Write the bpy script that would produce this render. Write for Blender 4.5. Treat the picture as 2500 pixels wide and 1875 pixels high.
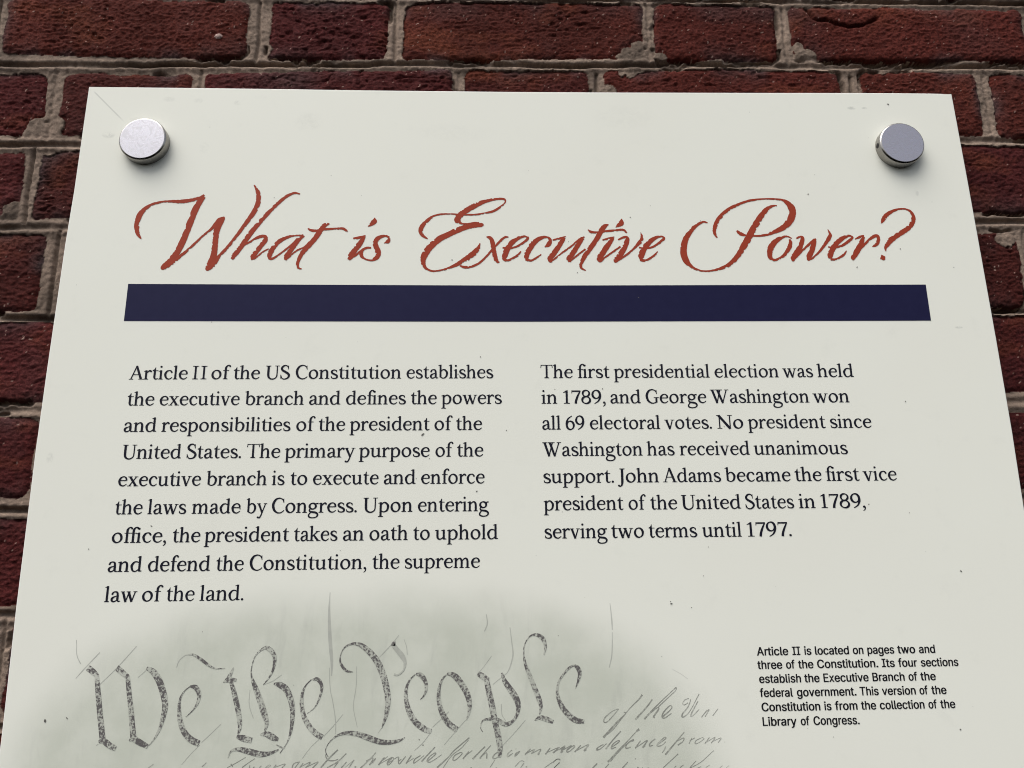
import bpy, math, random
import numpy as np
from mathutils import Matrix, Vector
from mathutils.geometry import delaunay_2d_cdt

R = math.radians
scene = bpy.context.scene
for o in list(bpy.data.objects):
    bpy.data.objects.remove(o, do_unlink=True)
col = scene.collection
ZT = 1.95                      # height of the sign's top edge above the pavement (m)

# ------------------------------------------------------------------ camera
cam_d = bpy.data.cameras.new('camera'); cam = bpy.data.objects.new('camera', cam_d); col.objects.link(cam)
yaw, pit, rol = R(1.831), R(13.966), R(-0.667)
fwd = Vector((math.sin(yaw)*math.cos(pit), math.cos(yaw)*math.cos(pit), math.sin(pit)))
rgt = Vector((math.cos(yaw), -math.sin(yaw), 0)); up = rgt.cross(fwd)
r2 = rgt*math.cos(rol) + up*math.sin(rol); u2 = -rgt*math.sin(rol) + up*math.cos(rol)
cam.matrix_world = Matrix(((r2.x, u2.x, -fwd.x, -0.033960), (r2.y, u2.y, -fwd.y, -0.562369),
                           (r2.z, u2.z, -fwd.z, ZT-0.392130), (0, 0, 0, 1)))
cam_d.sensor_fit = 'HORIZONTAL'; cam_d.sensor_width = 36.0; cam_d.lens = 36.0*1878/2500
cam_d.clip_start = 0.01; cam_d.clip_end = 500
scene.camera = cam
scene.cycles.pixel_filter_type = 'BLACKMAN_HARRIS'; scene.cycles.filter_width = 1.05     # a crisp phone lens

# ------------------------------------------------------------------ sky, sun, exposure
SUN_EL, SUN_AZ = R(64), R(48)          # azimuth measured from straight out of the wall towards the left
world = bpy.data.worlds.new('World'); scene.world = world; world.use_nodes = True
nt = world.node_tree; nt.nodes.clear()
sky = nt.nodes.new('ShaderNodeTexSky'); sky.sky_type = 'NISHITA'; sky.sun_disc = False
sky.sun_elevation = SUN_EL
# the sky's rotation turns clockwise from +Y seen from above; outwards from the wall is -Y
sky.sun_rotation = R(180) + SUN_AZ
sky.air_density = 1.0; sky.dust_density = 5.0; sky.ozone_density = 1.0
hsv = nt.nodes.new('ShaderNodeHueSaturation'); hsv.inputs['Saturation'].default_value = 0.45
bg = nt.nodes.new('ShaderNodeBackground'); bg.inputs['Strength'].default_value = 0.07
wo = nt.nodes.new('ShaderNodeOutputWorld')
nt.links.new(sky.outputs[0], hsv.inputs['Color']); nt.links.new(hsv.outputs[0], bg.inputs[0]); nt.links.new(bg.outputs[0], wo.inputs[0])
sun_d = bpy.data.lights.new('sun', 'SUN'); sun_d.energy = 1.3; sun_d.angle = R(62); sun_d.color = (1.0, 0.985, 0.95)
sun = bpy.data.objects.new('sun', sun_d); col.objects.link(sun)
sdir = Vector((-math.sin(SUN_AZ)*math.cos(SUN_EL), -math.cos(SUN_AZ)*math.cos(SUN_EL), math.sin(SUN_EL)))
sun.rotation_euler = sdir.to_track_quat('Z', 'Y').to_euler(); sun.location = sdir*5 + Vector((0, 0, 1.5))
vs = scene.view_settings
vs.view_transform = 'Standard'; vs.look = 'None'; vs.gamma = 1.0; vs.exposure = 1.45
try: vs.use_curve_mapping = False
except Exception: pass

# ------------------------------------------------------------------ measured lettering (mm on the sign's face: x from its middle, z below its top)
TITLE = [[[-303.5,-134.6,1.03],[-306.4,-130.6,2.99],[-308.0,-125.1,4.15],[-307.9,-119.1,4.63],[-306.5,-113.5,4.42],[-303.0,-108.7,3.5],[-297.8,-105.1,2.57],[-291.9,-103.2,2.11],[-284.9,-102.5,2.34],[-276.8,-102.7,3.52],[-268.8,-101.6,3.29],[-261.9,-99.4,2.82],[-258.1,-96.9,1.89]],[[-258.2,-98.3,3.06],[-262.0,-103.9,5.16],[-264.9,-111.7,5.37],[-267.5,-121.7,5.34],[-269.8,-130.5,5.31],[-272.5,-139.3,5.28],[-275.7,-146.9,5.25],[-280.1,-153.4,5.23],[-284.6,-158.5,4.76]],[[-281.1,-158.2,1.81],[-276.2,-152.8,3.41],[-272.5,-149.3,2.96],[-267.1,-143.9,2.29],[-261.6,-137.9,2.07],[-256.1,-131.8,2.08],[-250.6,-126.3,2.32],[-246.9,-121.9,3.95],[-244.2,-118.1,3.96],[-240.7,-116.1,2.1]],[[-242.0,-117.4,3.96],[-245.0,-122.8,5.34],[-246.3,-129.4,5.09],[-246.5,-137.1,4.83],[-246.6,-144.7,5.04],[-247.1,-150.1,5.25],[-248.7,-155.5,5.69],[-250.4,-159.3,4.77]],[[-249.0,-160.3,1.59],[-246.2,-155.7,3.87],[-243.1,-150.1,3.2],[-238.2,-143.6,2.75],[-232.8,-135.9,2.77],[-227.4,-127.1,3.02],[-222.4,-118.8,3.73],[-218.4,-111.6,3.98],[-215.8,-104.9,4.24],[-215.4,-98.7,4.01],[-216.8,-93.0,3.08],[-219.7,-88.0,0.95]],[[-183.0,-95.5,1.42],[-186.9,-94.7,2.14],[-191.9,-96.6,2.61],[-197.7,-101.4,3.07],[-204.4,-108.7,3.52],[-210.9,-117.1,3.74],[-217.4,-126.0,4.18],[-222.8,-134.8,4.39],[-227.3,-142.5,4.37],[-230.7,-147.9,4.12],[-232.6,-151.4,2.51]],[[-227.8,-142.5,2.3],[-224.4,-140.1,1.61],[-219.6,-137.0,1.85],[-213.9,-133.2,2.54],[-209.1,-132.3,3.24],[-207.7,-135.0,3.93],[-210.9,-140.3,3.92],[-214.5,-145.7,4.13],[-216.6,-149.5,3.89],[-216.3,-151.6,2.29],[-213.8,-149.9,1.6],[-209.5,-145.7,1.38],[-204.7,-142.7,1.38]],[[-178.5,-131.4,2.09],[-184.8,-131.4,1.39],[-190.8,-132.8,2.78],[-196.6,-136.1,3.7],[-200.8,-141.1,3.92],[-203.5,-146.8,4.36],[-203.5,-150.4,2.98],[-201.2,-150.9,2.06],[-196.9,-147.9,1.61],[-191.2,-143.0,1.61],[-186.4,-138.6,1.85],[-182.6,-133.9,2.09]],[[-177.7,-131.7,1.39],[-181.6,-134.7,3.24],[-185.3,-140.0,4.16],[-189.0,-145.9,4.14],[-191.0,-149.5,4.13],[-190.5,-151.8,1.83],[-186.9,-147.9,1.61],[-182.6,-144.0,1.61],[-177.2,-141.3,1.62],[-173.4,-136.9,1.62]],[[-158.6,-121.1,1.17],[-162.5,-122.8,3.97],[-164.8,-126.1,4.2],[-168.6,-132.7,4.41],[-173.3,-139.3,4.16],[-178.0,-145.3,3.91],[-180.7,-150.8,3.21],[-181.7,-155.7,2.52],[-180.6,-158.9,1.83],[-178.2,-159.5,0.91]],[[-175.3,-125.4,1.17],[-172.9,-127.0,2.33],[-167.8,-127.2,2.1],[-161.8,-126.1,2.1],[-153.7,-125.6,1.87],[-147.6,-125.6,2.34],[-144.2,-128.0,1.63]],[[-139.6,-133.8,1.4],[-135.2,-133.2,2.33],[-129.9,-131.5,1.17]],[[-130.9,-132.2,2.8],[-134.0,-137.9,4.41],[-137.8,-143.6,4.62],[-140.9,-148.7,4.84],[-142.3,-151.7,2.76]],[[-142.0,-151.9,1.61],[-136.6,-147.8,1.85],[-132.7,-144.0,1.85],[-128.8,-141.9,2.08],[-125.2,-141.7,1.39]],[[-123.4,-116.0,0.47],[-123.6,-119.1,4.7],[-125.9,-121.7,3.05],[-128.4,-123.6,0.7]],[[-115.2,-138.0,0.93],[-112.5,-136.8,3.49],[-111.2,-134.0,2.56],[-113.4,-131.7,1.87],[-117.4,-132.0,3.03],[-120.9,-134.3,3.96],[-122.3,-137.6,4.18],[-121.2,-141.4,4.4],[-119.6,-145.8,4.62],[-120.9,-150.0,3.92],[-124.9,-152.2,1.84],[-129.5,-151.0,1.84],[-132.6,-148.1,3.0],[-132.2,-144.5,3.01],[-129.3,-142.1,2.08],[-125.5,-141.7,1.39]],[[-81.2,-134.1,0.93],[-85.0,-131.2,2.81],[-86.6,-127.3,3.98],[-85.7,-123.4,3.76],[-82.2,-119.0,3.06],[-77.6,-115.0,2.13],[-71.5,-113.0,1.66],[-64.3,-112.7,1.42],[-58.1,-112.9,1.42],[-50.9,-113.3,1.66],[-42.6,-113.0,1.66],[-35.4,-111.7,1.66],[-28.7,-109.8,2.14],[-23.0,-105.8,1.67],[-19.8,-102.4,1.2],[-20.0,-99.9,1.68],[-23.9,-99.2,1.92],[-30.2,-100.0,2.39],[-37.4,-102.1,3.58],[-44.7,-105.7,4.76],[-51.4,-109.9,4.99],[-56.0,-113.8,5.21],[-57.9,-117.0,5.2],[-56.8,-119.7,4.25],[-54.4,-121.1,2.12],[-49.8,-121.2,1.65],[-44.7,-121.0,3.07],[-40.6,-120.7,2.6]],[[-38.3,-121.9,3.54],[-44.7,-122.4,4.48],[-50.8,-123.6,4.95],[-58.0,-126.7,4.93],[-65.1,-130.3,4.92],[-71.2,-133.6,5.14],[-77.3,-138.9,5.36],[-81.3,-143.9,5.57],[-84.2,-149.9,5.09],[-84.3,-154.8,3.92],[-82.0,-159.1,2.3],[-77.0,-161.2,1.61],[-70.9,-160.6,1.61],[-64.9,-158.9,2.07],[-58.8,-156.1,3.0],[-52.8,-152.2,3.94],[-47.7,-148.7,4.87],[-43.6,-144.9,4.65],[-41.1,-141.6,3.26],[-39.9,-137.7,0.94]],[[-34.9,-132.2,1.17],[-31.9,-133.4,3.28],[-30.2,-137.2,3.98],[-29.2,-143.8,3.96],[-28.2,-149.3,3.95],[-26.6,-153.1,2.78],[-24.7,-153.8,0.93]],[[-17.4,-132.2,0.94],[-20.6,-132.5,2.35],[-23.7,-135.5,2.11],[-28.3,-140.5,1.87],[-33.5,-147.1,1.86],[-39.6,-153.6,1.85],[-45.7,-157.1,2.08],[-51.7,-158.0,2.31],[-55.8,-156.6,1.15]],[[-22.2,-141.4,1.63],[-17.1,-142.1,1.63],[-11.0,-140.5,1.87],[-4.8,-136.6,2.35],[-2.1,-133.2,2.12],[-4.2,-131.7,1.65],[-8.8,-132.9,2.82],[-14.0,-136.3,4.22],[-18.1,-141.8,4.67],[-20.5,-147.6,4.89],[-21.1,-150.9,3.48],[-18.4,-152.3,2.09],[-14.1,-150.3,1.86],[-10.0,-147.6,2.1],[-7.7,-144.5,0.93]],[[11.1,-140.9,0.94],[14.2,-138.7,3.75],[15.6,-134.9,2.82],[13.3,-132.4,1.65],[8.7,-132.9,3.06],[3.5,-136.2,4.46],[-1.1,-142.6,4.68],[-3.5,-148.1,4.43],[-3.2,-151.4,3.25],[0.3,-152.3,1.86],[4.7,-149.8,1.86],[8.3,-147.1,0.93]],[[17.5,-134.9,1.41],[23.1,-133.5,1.88],[28.1,-131.8,0.94]],[[26.7,-132.6,3.3],[22.7,-139.3,4.22],[18.4,-145.9,4.44],[14.9,-150.5,4.43],[15.7,-153.0,2.33],[19.5,-150.3,1.63],[25.8,-145.0,1.64],[33.2,-139.3,1.64],[39.0,-134.3,2.36],[42.9,-132.0,1.18]],[[41.6,-133.0,3.07],[37.5,-138.7,4.23],[33.2,-145.9,4.44],[29.8,-150.5,4.2],[30.7,-153.1,2.1],[33.9,-150.3,1.63],[39.1,-145.9,1.64],[43.4,-142.6,1.64]],[[62.6,-121.4,1.19],[59.1,-123.1,4.04],[55.8,-127.8,4.5],[51.9,-134.8,4.24],[46.4,-142.8,4.22],[42.1,-149.2,3.74],[39.4,-154.7,3.03],[39.5,-158.5,2.09],[42.9,-160.7,0.93]],[[45.8,-126.0,1.18],[48.5,-127.9,2.37],[53.2,-128.3,1.89],[60.5,-127.2,2.13],[67.8,-126.4,1.9],[74.0,-126.0,2.14],[76.8,-128.7,1.42]],[[73.2,-116.3,0.48],[72.7,-120.0,4.53],[70.2,-122.0,3.09],[68.1,-123.8,0.71]],[[57.1,-134.8,1.42],[62.3,-133.4,1.89],[66.8,-132.0,0.95]],[[65.6,-132.7,3.07],[61.2,-139.2,4.47],[56.8,-145.9,4.69],[53.9,-150.5,4.44],[54.8,-152.9,2.1],[58.5,-149.7,1.64],[63.8,-145.8,1.64],[71.3,-140.3,1.65]],[[69.5,-134.5,1.18],[74.2,-132.5,2.37],[77.0,-133.4,3.31],[75.2,-139.2,4.48],[71.0,-146.9,4.69],[67.4,-151.1,4.21],[66.8,-153.3,1.87],[70.8,-150.8,1.87],[76.1,-147.1,1.88],[81.5,-142.5,1.88],[85.9,-137.7,3.07],[88.7,-133.6,3.08],[88.2,-128.0,0.71]],[[85.9,-141.2,1.65],[91.3,-141.9,1.65],[97.6,-140.3,1.89],[104.1,-135.8,2.6],[106.4,-133.0,2.13],[104.4,-131.5,1.66],[99.1,-132.9,3.08],[93.7,-137.2,4.49],[89.7,-142.7,4.71],[87.4,-148.0,4.93],[86.9,-151.1,3.28],[90.0,-152.2,2.11],[94.5,-150.2,1.88],[98.3,-147.4,1.88],[100.6,-144.4,0.94]],[[142.4,-119.5,1.33],[138.5,-118.9,2.0],[133.3,-121.8,2.88],[128.0,-127.1,3.97],[123.6,-134.0,4.83],[121.8,-140.3,5.25],[121.3,-146.6,5.45],[123.1,-152.8,4.99],[126.9,-157.5,3.03],[132.6,-160.4,1.73],[138.4,-161.2,1.51],[145.2,-160.2,1.95],[152.2,-158.0,2.82],[158.3,-154.5,3.7],[164.8,-147.8,4.59],[170.4,-139.2,5.49],[175.0,-131.8,5.74],[179.9,-123.3,5.55],[185.4,-115.0,5.13],[191.0,-108.0,3.81],[195.7,-105.0,2.25],[200.0,-104.4,1.12]],[[149.1,-132.6,1.1],[147.4,-128.7,2.65],[148.0,-123.4,3.54],[151.0,-117.2,3.78],[155.8,-111.6,3.35],[162.2,-106.8,3.13],[169.5,-103.2,2.47],[177.7,-100.2,2.25],[186.8,-98.8,1.58],[195.9,-98.5,1.58],[203.8,-99.3,2.26],[208.5,-101.9,4.28],[211.6,-106.3,6.07],[211.8,-111.4,6.27],[209.0,-117.9,6.02],[203.4,-123.5,4.89],[196.1,-127.2,3.55],[190.0,-129.6,2.43],[183.9,-130.7,1.99],[178.0,-130.8,1.77],[172.1,-130.3,2.21],[167.8,-128.8,3.31],[165.4,-126.3,1.55]],[[209.4,-133.0,1.11],[205.6,-131.3,1.55],[200.6,-132.5,3.09],[194.7,-136.7,4.63],[190.9,-142.8,5.05],[190.2,-148.6,3.94],[192.6,-151.5,2.4],[196.9,-150.7,2.19],[202.1,-147.2,2.85],[206.4,-141.2,3.74],[208.1,-136.5,3.31],[207.4,-133.8,1.55]],[[212.9,-133.0,1.11],[216.5,-131.9,2.66],[217.8,-133.5,3.54],[215.3,-140.2,4.41],[211.2,-146.5,4.61],[208.4,-150.1,3.94],[209.0,-152.1,1.31],[214.0,-146.4,1.76],[220.6,-140.1,1.98],[226.5,-135.4,3.1],[228.9,-133.4,1.33]],[[227.5,-134.6,3.76],[224.8,-142.2,4.62],[221.9,-148.0,4.61],[221.1,-151.0,2.63],[224.2,-150.1,1.75],[229.9,-145.1,1.98],[235.6,-138.2,2.65],[239.5,-132.9,3.55],[240.9,-129.5,2.67],[239.4,-125.1,0.67]],[[237.9,-140.6,1.54],[243.2,-140.9,1.77],[249.4,-139.2,2.21],[255.8,-135.0,2.66],[258.7,-132.1,2.0],[256.3,-130.6,1.78],[251.2,-132.4,3.55],[245.1,-137.1,4.42],[240.7,-143.3,4.63],[238.6,-148.5,4.39],[239.9,-151.1,2.41],[244.1,-150.6,1.97],[249.4,-147.4,1.98],[252.6,-143.6,0.88]],[[260.6,-133.7,1.11],[265.2,-131.6,2.44],[268.3,-130.5,1.33]],[[267.8,-131.4,2.67],[264.6,-138.0,4.43],[260.3,-144.8,4.85],[257.3,-149.5,4.18],[257.0,-151.8,1.54]],[[258.1,-149.0,1.54],[263.9,-142.4,1.77],[270.1,-136.0,2.22],[275.6,-131.6,2.89],[279.0,-131.0,3.12],[279.6,-134.2,2.89],[277.3,-138.1,3.1],[273.7,-140.0,1.11]],[[283.6,-120.0,0.67],[285.9,-116.3,3.59],[289.7,-111.9,3.6],[296.2,-108.2,2.26],[303.0,-106.9,1.58],[308.3,-108.5,2.26],[310.6,-113.3,3.61],[309.6,-118.7,4.04],[304.3,-124.6,4.25],[296.4,-129.6,4.24],[289.8,-134.2,4.67],[286.5,-137.9,3.99],[284.3,-141.1,2.43],[284.4,-144.1,0.55]],[[280.3,-147.1,0.66],[281.0,-149.5,4.84],[282.0,-151.6,2.2]]]
BIG = [[[-306.7,-449.7,3.94],[-302.8,-452.5,3.71],[-300.1,-454.7,2.84]],[[-300.4,-454.0,2.84],[-297.9,-466.2,3.46],[-295.3,-478.8,3.65],[-292.5,-491.3,3.83],[-291.2,-497.0,3.61]],[[-294.1,-496.6,1.7],[-291.1,-495.9,3.61],[-287.0,-498.6,3.82],[-282.4,-500.9,3.18]],[[-287.3,-450.0,3.73],[-283.2,-453.1,3.72],[-279.2,-456.1,3.06]],[[-279.6,-455.3,2.84],[-276.8,-468.6,3.25],[-274.1,-481.2,3.44],[-271.6,-494.2,3.83]],[[-274.1,-496.2,1.06],[-271.5,-494.9,3.62],[-266.9,-497.4,3.82],[-261.4,-500.0,2.76]],[[-267.3,-450.5,1.98],[-262.5,-453.1,3.94],[-258.1,-458.8,4.37],[-254.5,-466.8,4.35],[-252.5,-474.3,3.89],[-253.1,-481.6,3.23],[-255.0,-489.8,1.92],[-257.8,-495.5,0.85],[-260.9,-499.5,0.42]],[[-237.0,-462.7,1.09],[-233.1,-463.5,3.27],[-230.5,-467.7,2.83],[-231.1,-473.5,1.73],[-234.5,-478.7,0.65],[-238.1,-482.0,0.43]],[[-236.8,-462.7,0.55],[-240.7,-466.0,0.76],[-243.0,-471.2,1.52],[-242.8,-478.6,2.59],[-241.1,-485.9,3.43],[-237.7,-492.2,3.85],[-233.0,-496.4,4.05],[-227.8,-498.7,3.83]],[[-240.0,-442.3,0.55],[-236.6,-442.3,1.33],[-231.3,-445.3,1.99],[-225.9,-449.1,1.76],[-221.2,-451.4,0.99],[-214.4,-451.5,0.44]],[[-214.8,-460.7,0.44],[-211.2,-456.9,2.42],[-208.6,-451.1,0.55]],[[-214.5,-460.0,0.88],[-210.5,-459.0,3.29],[-206.0,-459.1,1.54]],[[-209.9,-459.6,2.19],[-207.7,-465.4,3.06],[-204.9,-473.9,3.47],[-202.6,-482.4,3.24],[-201.6,-488.6,2.58],[-202.5,-493.6,0.86]],[[-203.3,-494.8,1.93],[-198.8,-495.9,4.07],[-193.0,-497.3,3.42]],[[-195.6,-459.2,1.32],[-196.5,-452.8,0.66],[-194.6,-444.2,0.67],[-189.9,-439.4,1.56],[-185.9,-438.9,2.9],[-181.7,-443.3,2.89],[-181.2,-449.8,1.99],[-183.1,-456.2,1.1],[-187.8,-462.6,0.44]],[[-195.7,-458.2,1.54],[-193.3,-463.5,3.28],[-189.4,-472.1,3.92],[-186.0,-480.6,3.9],[-183.9,-486.9,2.8],[-184.9,-491.8,0.86]],[[-187.6,-493.9,0.86],[-183.5,-493.6,3.65],[-178.9,-495.8,3.86],[-175.5,-497.1,1.93]],[[-180.7,-461.9,1.1],[-176.5,-462.7,3.73],[-171.8,-466.0,4.16],[-167.9,-474.5,3.7],[-166.9,-483.0,2.81],[-167.5,-492.3,1.72],[-169.8,-499.5,0.64],[-173.9,-505.6,0.43]],[[-208.1,-507.9,0.42],[-206.5,-504.0,1.06],[-202.7,-502.6,2.34],[-196.1,-503.7,3.62],[-187.1,-505.9,3.62],[-180.5,-505.5,2.13],[-174.9,-503.4,0.85]],[[-176.4,-500.4,0.64],[-173.0,-502.0,0.85],[-170.8,-502.1,0.64]],[[-154.6,-459.5,1.2],[-151.1,-459.5,2.57],[-148.2,-463.7,2.05],[-148.8,-469.5,1.36],[-151.9,-476.9,0.68],[-157.0,-481.1,0.34]],[[-155.3,-459.5,0.6],[-159.2,-463.6,0.85],[-161.2,-469.3,2.04],[-161.1,-475.9,2.71],[-159.0,-483.3,3.2],[-154.8,-489.9,3.52],[-150.2,-494.0,3.68],[-146.2,-496.2,3.34]],[[-127.3,-455.1,0.52],[-131.5,-454.4,1.55],[-134.7,-451.4,1.9],[-136.4,-447.6,1.04],[-135.9,-443.0,0.52],[-133.4,-438.8,0.87],[-128.2,-436.7,1.57],[-122.8,-437.6,2.96],[-117.3,-441.5,3.83],[-111.8,-447.5,4.33],[-107.6,-455.2,4.48],[-104.6,-464.4,4.29],[-103.1,-472.7,3.92],[-103.6,-480.9,2.88],[-105.3,-487.4,1.52],[-106.9,-491.6,0.34]],[[-141.3,-509.4,0.66],[-143.7,-504.5,0.42],[-141.7,-499.8,0.5],[-137.2,-495.8,1.0],[-131.2,-493.9,2.18],[-123.3,-494.4,3.19],[-115.4,-497.0,3.69],[-107.6,-499.6,3.35],[-100.6,-500.1,2.68],[-94.5,-499.0,1.68],[-90.9,-497.2,0.34]],[[-98.9,-435.0,0.35],[-100.0,-436.8,2.62],[-100.3,-438.5,2.97]],[[-84.2,-457.0,1.38],[-80.5,-458.1,3.28],[-77.7,-462.3,2.58],[-77.2,-467.3,1.89],[-78.9,-471.4,0.86],[-81.1,-473.5,0.34]],[[-84.7,-457.2,0.6],[-88.8,-461.3,1.2],[-90.9,-467.9,2.23],[-90.3,-475.4,3.07],[-87.9,-482.0,3.73],[-83.9,-487.8,3.89],[-78.1,-492.0,3.88],[-73.3,-493.8,3.03]],[[-62.9,-457.1,1.56],[-58.2,-458.4,3.8],[-53.3,-463.5,4.14],[-49.3,-470.2,3.95],[-47.5,-476.9,3.08],[-48.0,-482.6,1.7],[-49.7,-486.9,0.51]],[[-62.7,-457.1,0.69],[-66.2,-460.8,1.21],[-68.4,-467.4,2.06],[-68.3,-474.9,2.9],[-66.0,-482.4,3.57],[-61.5,-489.0,3.89],[-55.8,-493.0,3.71]],[[-41.8,-457.2,3.12],[-38.2,-459.4,3.81],[-34.6,-461.7,3.11]],[[-36.0,-461.3,3.46],[-34.2,-469.6,3.95],[-32.1,-478.8,4.1],[-30.4,-487.8,3.91],[-28.2,-496.8,3.88],[-27.0,-505.0,3.53],[-27.4,-510.6,1.67]],[[-25.3,-457.2,1.21],[-23.5,-462.3,3.11],[-20.0,-467.4,3.96],[-16.5,-472.4,4.3],[-14.4,-477.4,3.6],[-14.9,-483.2,2.22],[-18.0,-488.0,1.87],[-22.9,-490.0,3.05],[-29.0,-487.2,2.89],[-34.3,-486.6,1.7],[-38.7,-487.7,0.68],[-40.0,-491.8,0.51],[-38.6,-494.7,0.34]],[[3.9,-446.0,0.44],[5.1,-440.7,1.93],[3.4,-435.1,3.0],[-0.6,-432.6,2.12],[-5.2,-433.2,0.88],[-8.9,-437.9,0.62],[-10.1,-443.9,0.88],[-9.1,-451.5,1.92],[-6.5,-458.3,2.78],[-3.1,-466.8,3.28],[-0.1,-474.3,3.44],[1.1,-479.3,2.4],[0.1,-484.4,0.6]],[[-3.3,-488.0,0.43],[0.1,-486.3,2.56],[4.5,-487.2,3.24],[9.3,-489.1,2.38]],[[25.1,-468.1,0.3],[27.2,-463.3,1.49],[28.5,-458.2,2.69],[27.1,-454.6,2.84],[24.4,-453.1,1.35],[20.5,-455.2,1.49],[16.5,-459.5,1.34],[13.7,-463.8,1.19],[12.6,-468.8,1.78],[13.1,-473.8,2.51],[15.6,-479.5,3.38],[19.6,-484.5,3.66],[24.8,-488.3,3.66],[30.5,-489.2,2.49]]]
FLAGS = [[[-100.3,-437.9,3.14],[-97.7,-441.0,3.14],[-94.0,-445.2,3.48],[-92.0,-449.5,2.08],[-92.9,-454.5,1.04],[-96.4,-457.4,1.03],[-99.3,-457.1,1.55]]]
HAIR = [[[-316.5,-431.7,0.44],[-315.1,-441.4,0.55],[-311.8,-447.4,0.66]],[[-299.8,-440.0,0.55],[-308.7,-450.1,0.66],[-314.0,-456.6,0.44]],[[-275.5,-436.3,0.55],[-287.4,-450.4,0.55],[-297.4,-460.6,0.43]],[[-267.2,-451.8,0.44],[-272.3,-456.5,0.55]],[[-226.2,-498.1,0.43],[-220.1,-492.5,0.43],[-214.4,-487.0,0.43]],[[-247.1,-450.5,0.44],[-245.8,-446.2,0.55],[-242.2,-443.0,0.55],[-238.9,-442.3,0.55]],[[-196.5,-465.6,0.33],[-196.4,-475.1,0.43],[-193.0,-483.6,0.43]],[[-187.8,-462.6,0.44],[-181.2,-460.0,0.55],[-175.8,-456.3,0.44]],[[-294.2,-497.9,0.64],[-295.4,-498.9,0.42]],[[-227.2,-499.6,0.32],[-233.2,-505.6,0.32],[-238.2,-511.6,0.32]],[[-145.4,-495.7,0.42],[-139.2,-489.3,0.42],[-133.0,-482.1,0.34]],[[-143.5,-452.1,0.43],[-142.4,-465.5,0.51],[-140.3,-473.8,0.51],[-138.0,-485.3,0.59],[-137.4,-494.2,0.42]],[[-124.9,-451.6,0.35],[-124.9,-464.9,0.43],[-126.2,-477.3,0.42],[-123.1,-490.4,0.34]],[[-96.6,-431.6,0.35],[-102.2,-438.3,0.44],[-109.6,-445.9,0.35]],[[-72.5,-491.2,0.51],[-61.6,-481.6,0.43],[-66.8,-485.6,0.42]],[[-73.3,-494.1,0.42],[-78.9,-500.8,0.42],[-84.4,-505.6,0.33]],[[-48.4,-485.5,0.42],[-54.5,-491.5,0.42],[-64.5,-502.3,0.34]],[[-148.3,-497.3,0.33],[-154.1,-502.8,0.33],[-158.9,-509.1,0.33]],[[-21.7,-457.3,0.43],[-19.9,-453.9,0.7],[-17.5,-445.5,0.79],[-18.3,-436.9,0.7],[-19.4,-427.4,0.53]],[[-31.6,-464.7,0.35],[-26.2,-460.6,0.35],[-21.7,-457.3,0.35]],[[-9.6,-487.8,0.43],[-17.7,-496.2,0.42],[-25.2,-503.4,0.42]],[[-41.3,-457.0,0.35],[-36.9,-452.0,0.35],[-32.4,-446.1,0.35]],[[-93.0,-434.2,0.35],[-91.1,-439.3,0.44],[-90.5,-444.5,0.35]],[[-35.9,-418.5,0.53],[-35.2,-424.6,0.8],[-37.2,-429.8,0.62]],[[-25.9,-477.2,0.51],[-25.5,-483.8,0.51],[-22.9,-488.0,0.34]],[[-109.0,-494.3,0.25],[-106.9,-491.1,0.34]]]
CREASE = [[[-145.3,-402.3,0.45],[-145.4,-413.7,1.41],[-144.6,-426.6,2.28],[-143.2,-439.5,2.43],[-142.0,-448.8,1.9],[-141.9,-457.6,0.86]],[[51.4,-412.0,0.39],[51.9,-418.0,0.77],[52.3,-425.5,0.99],[52.3,-430.0,0.61]],[[52.2,-431.5,0.38],[51.8,-440.3,0.68],[51.1,-447.7,0.75],[49.1,-454.9,0.67]],[[93.1,-456.7,0.23],[99.1,-460.0,0.3],[103.6,-463.3,0.3]]]
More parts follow.
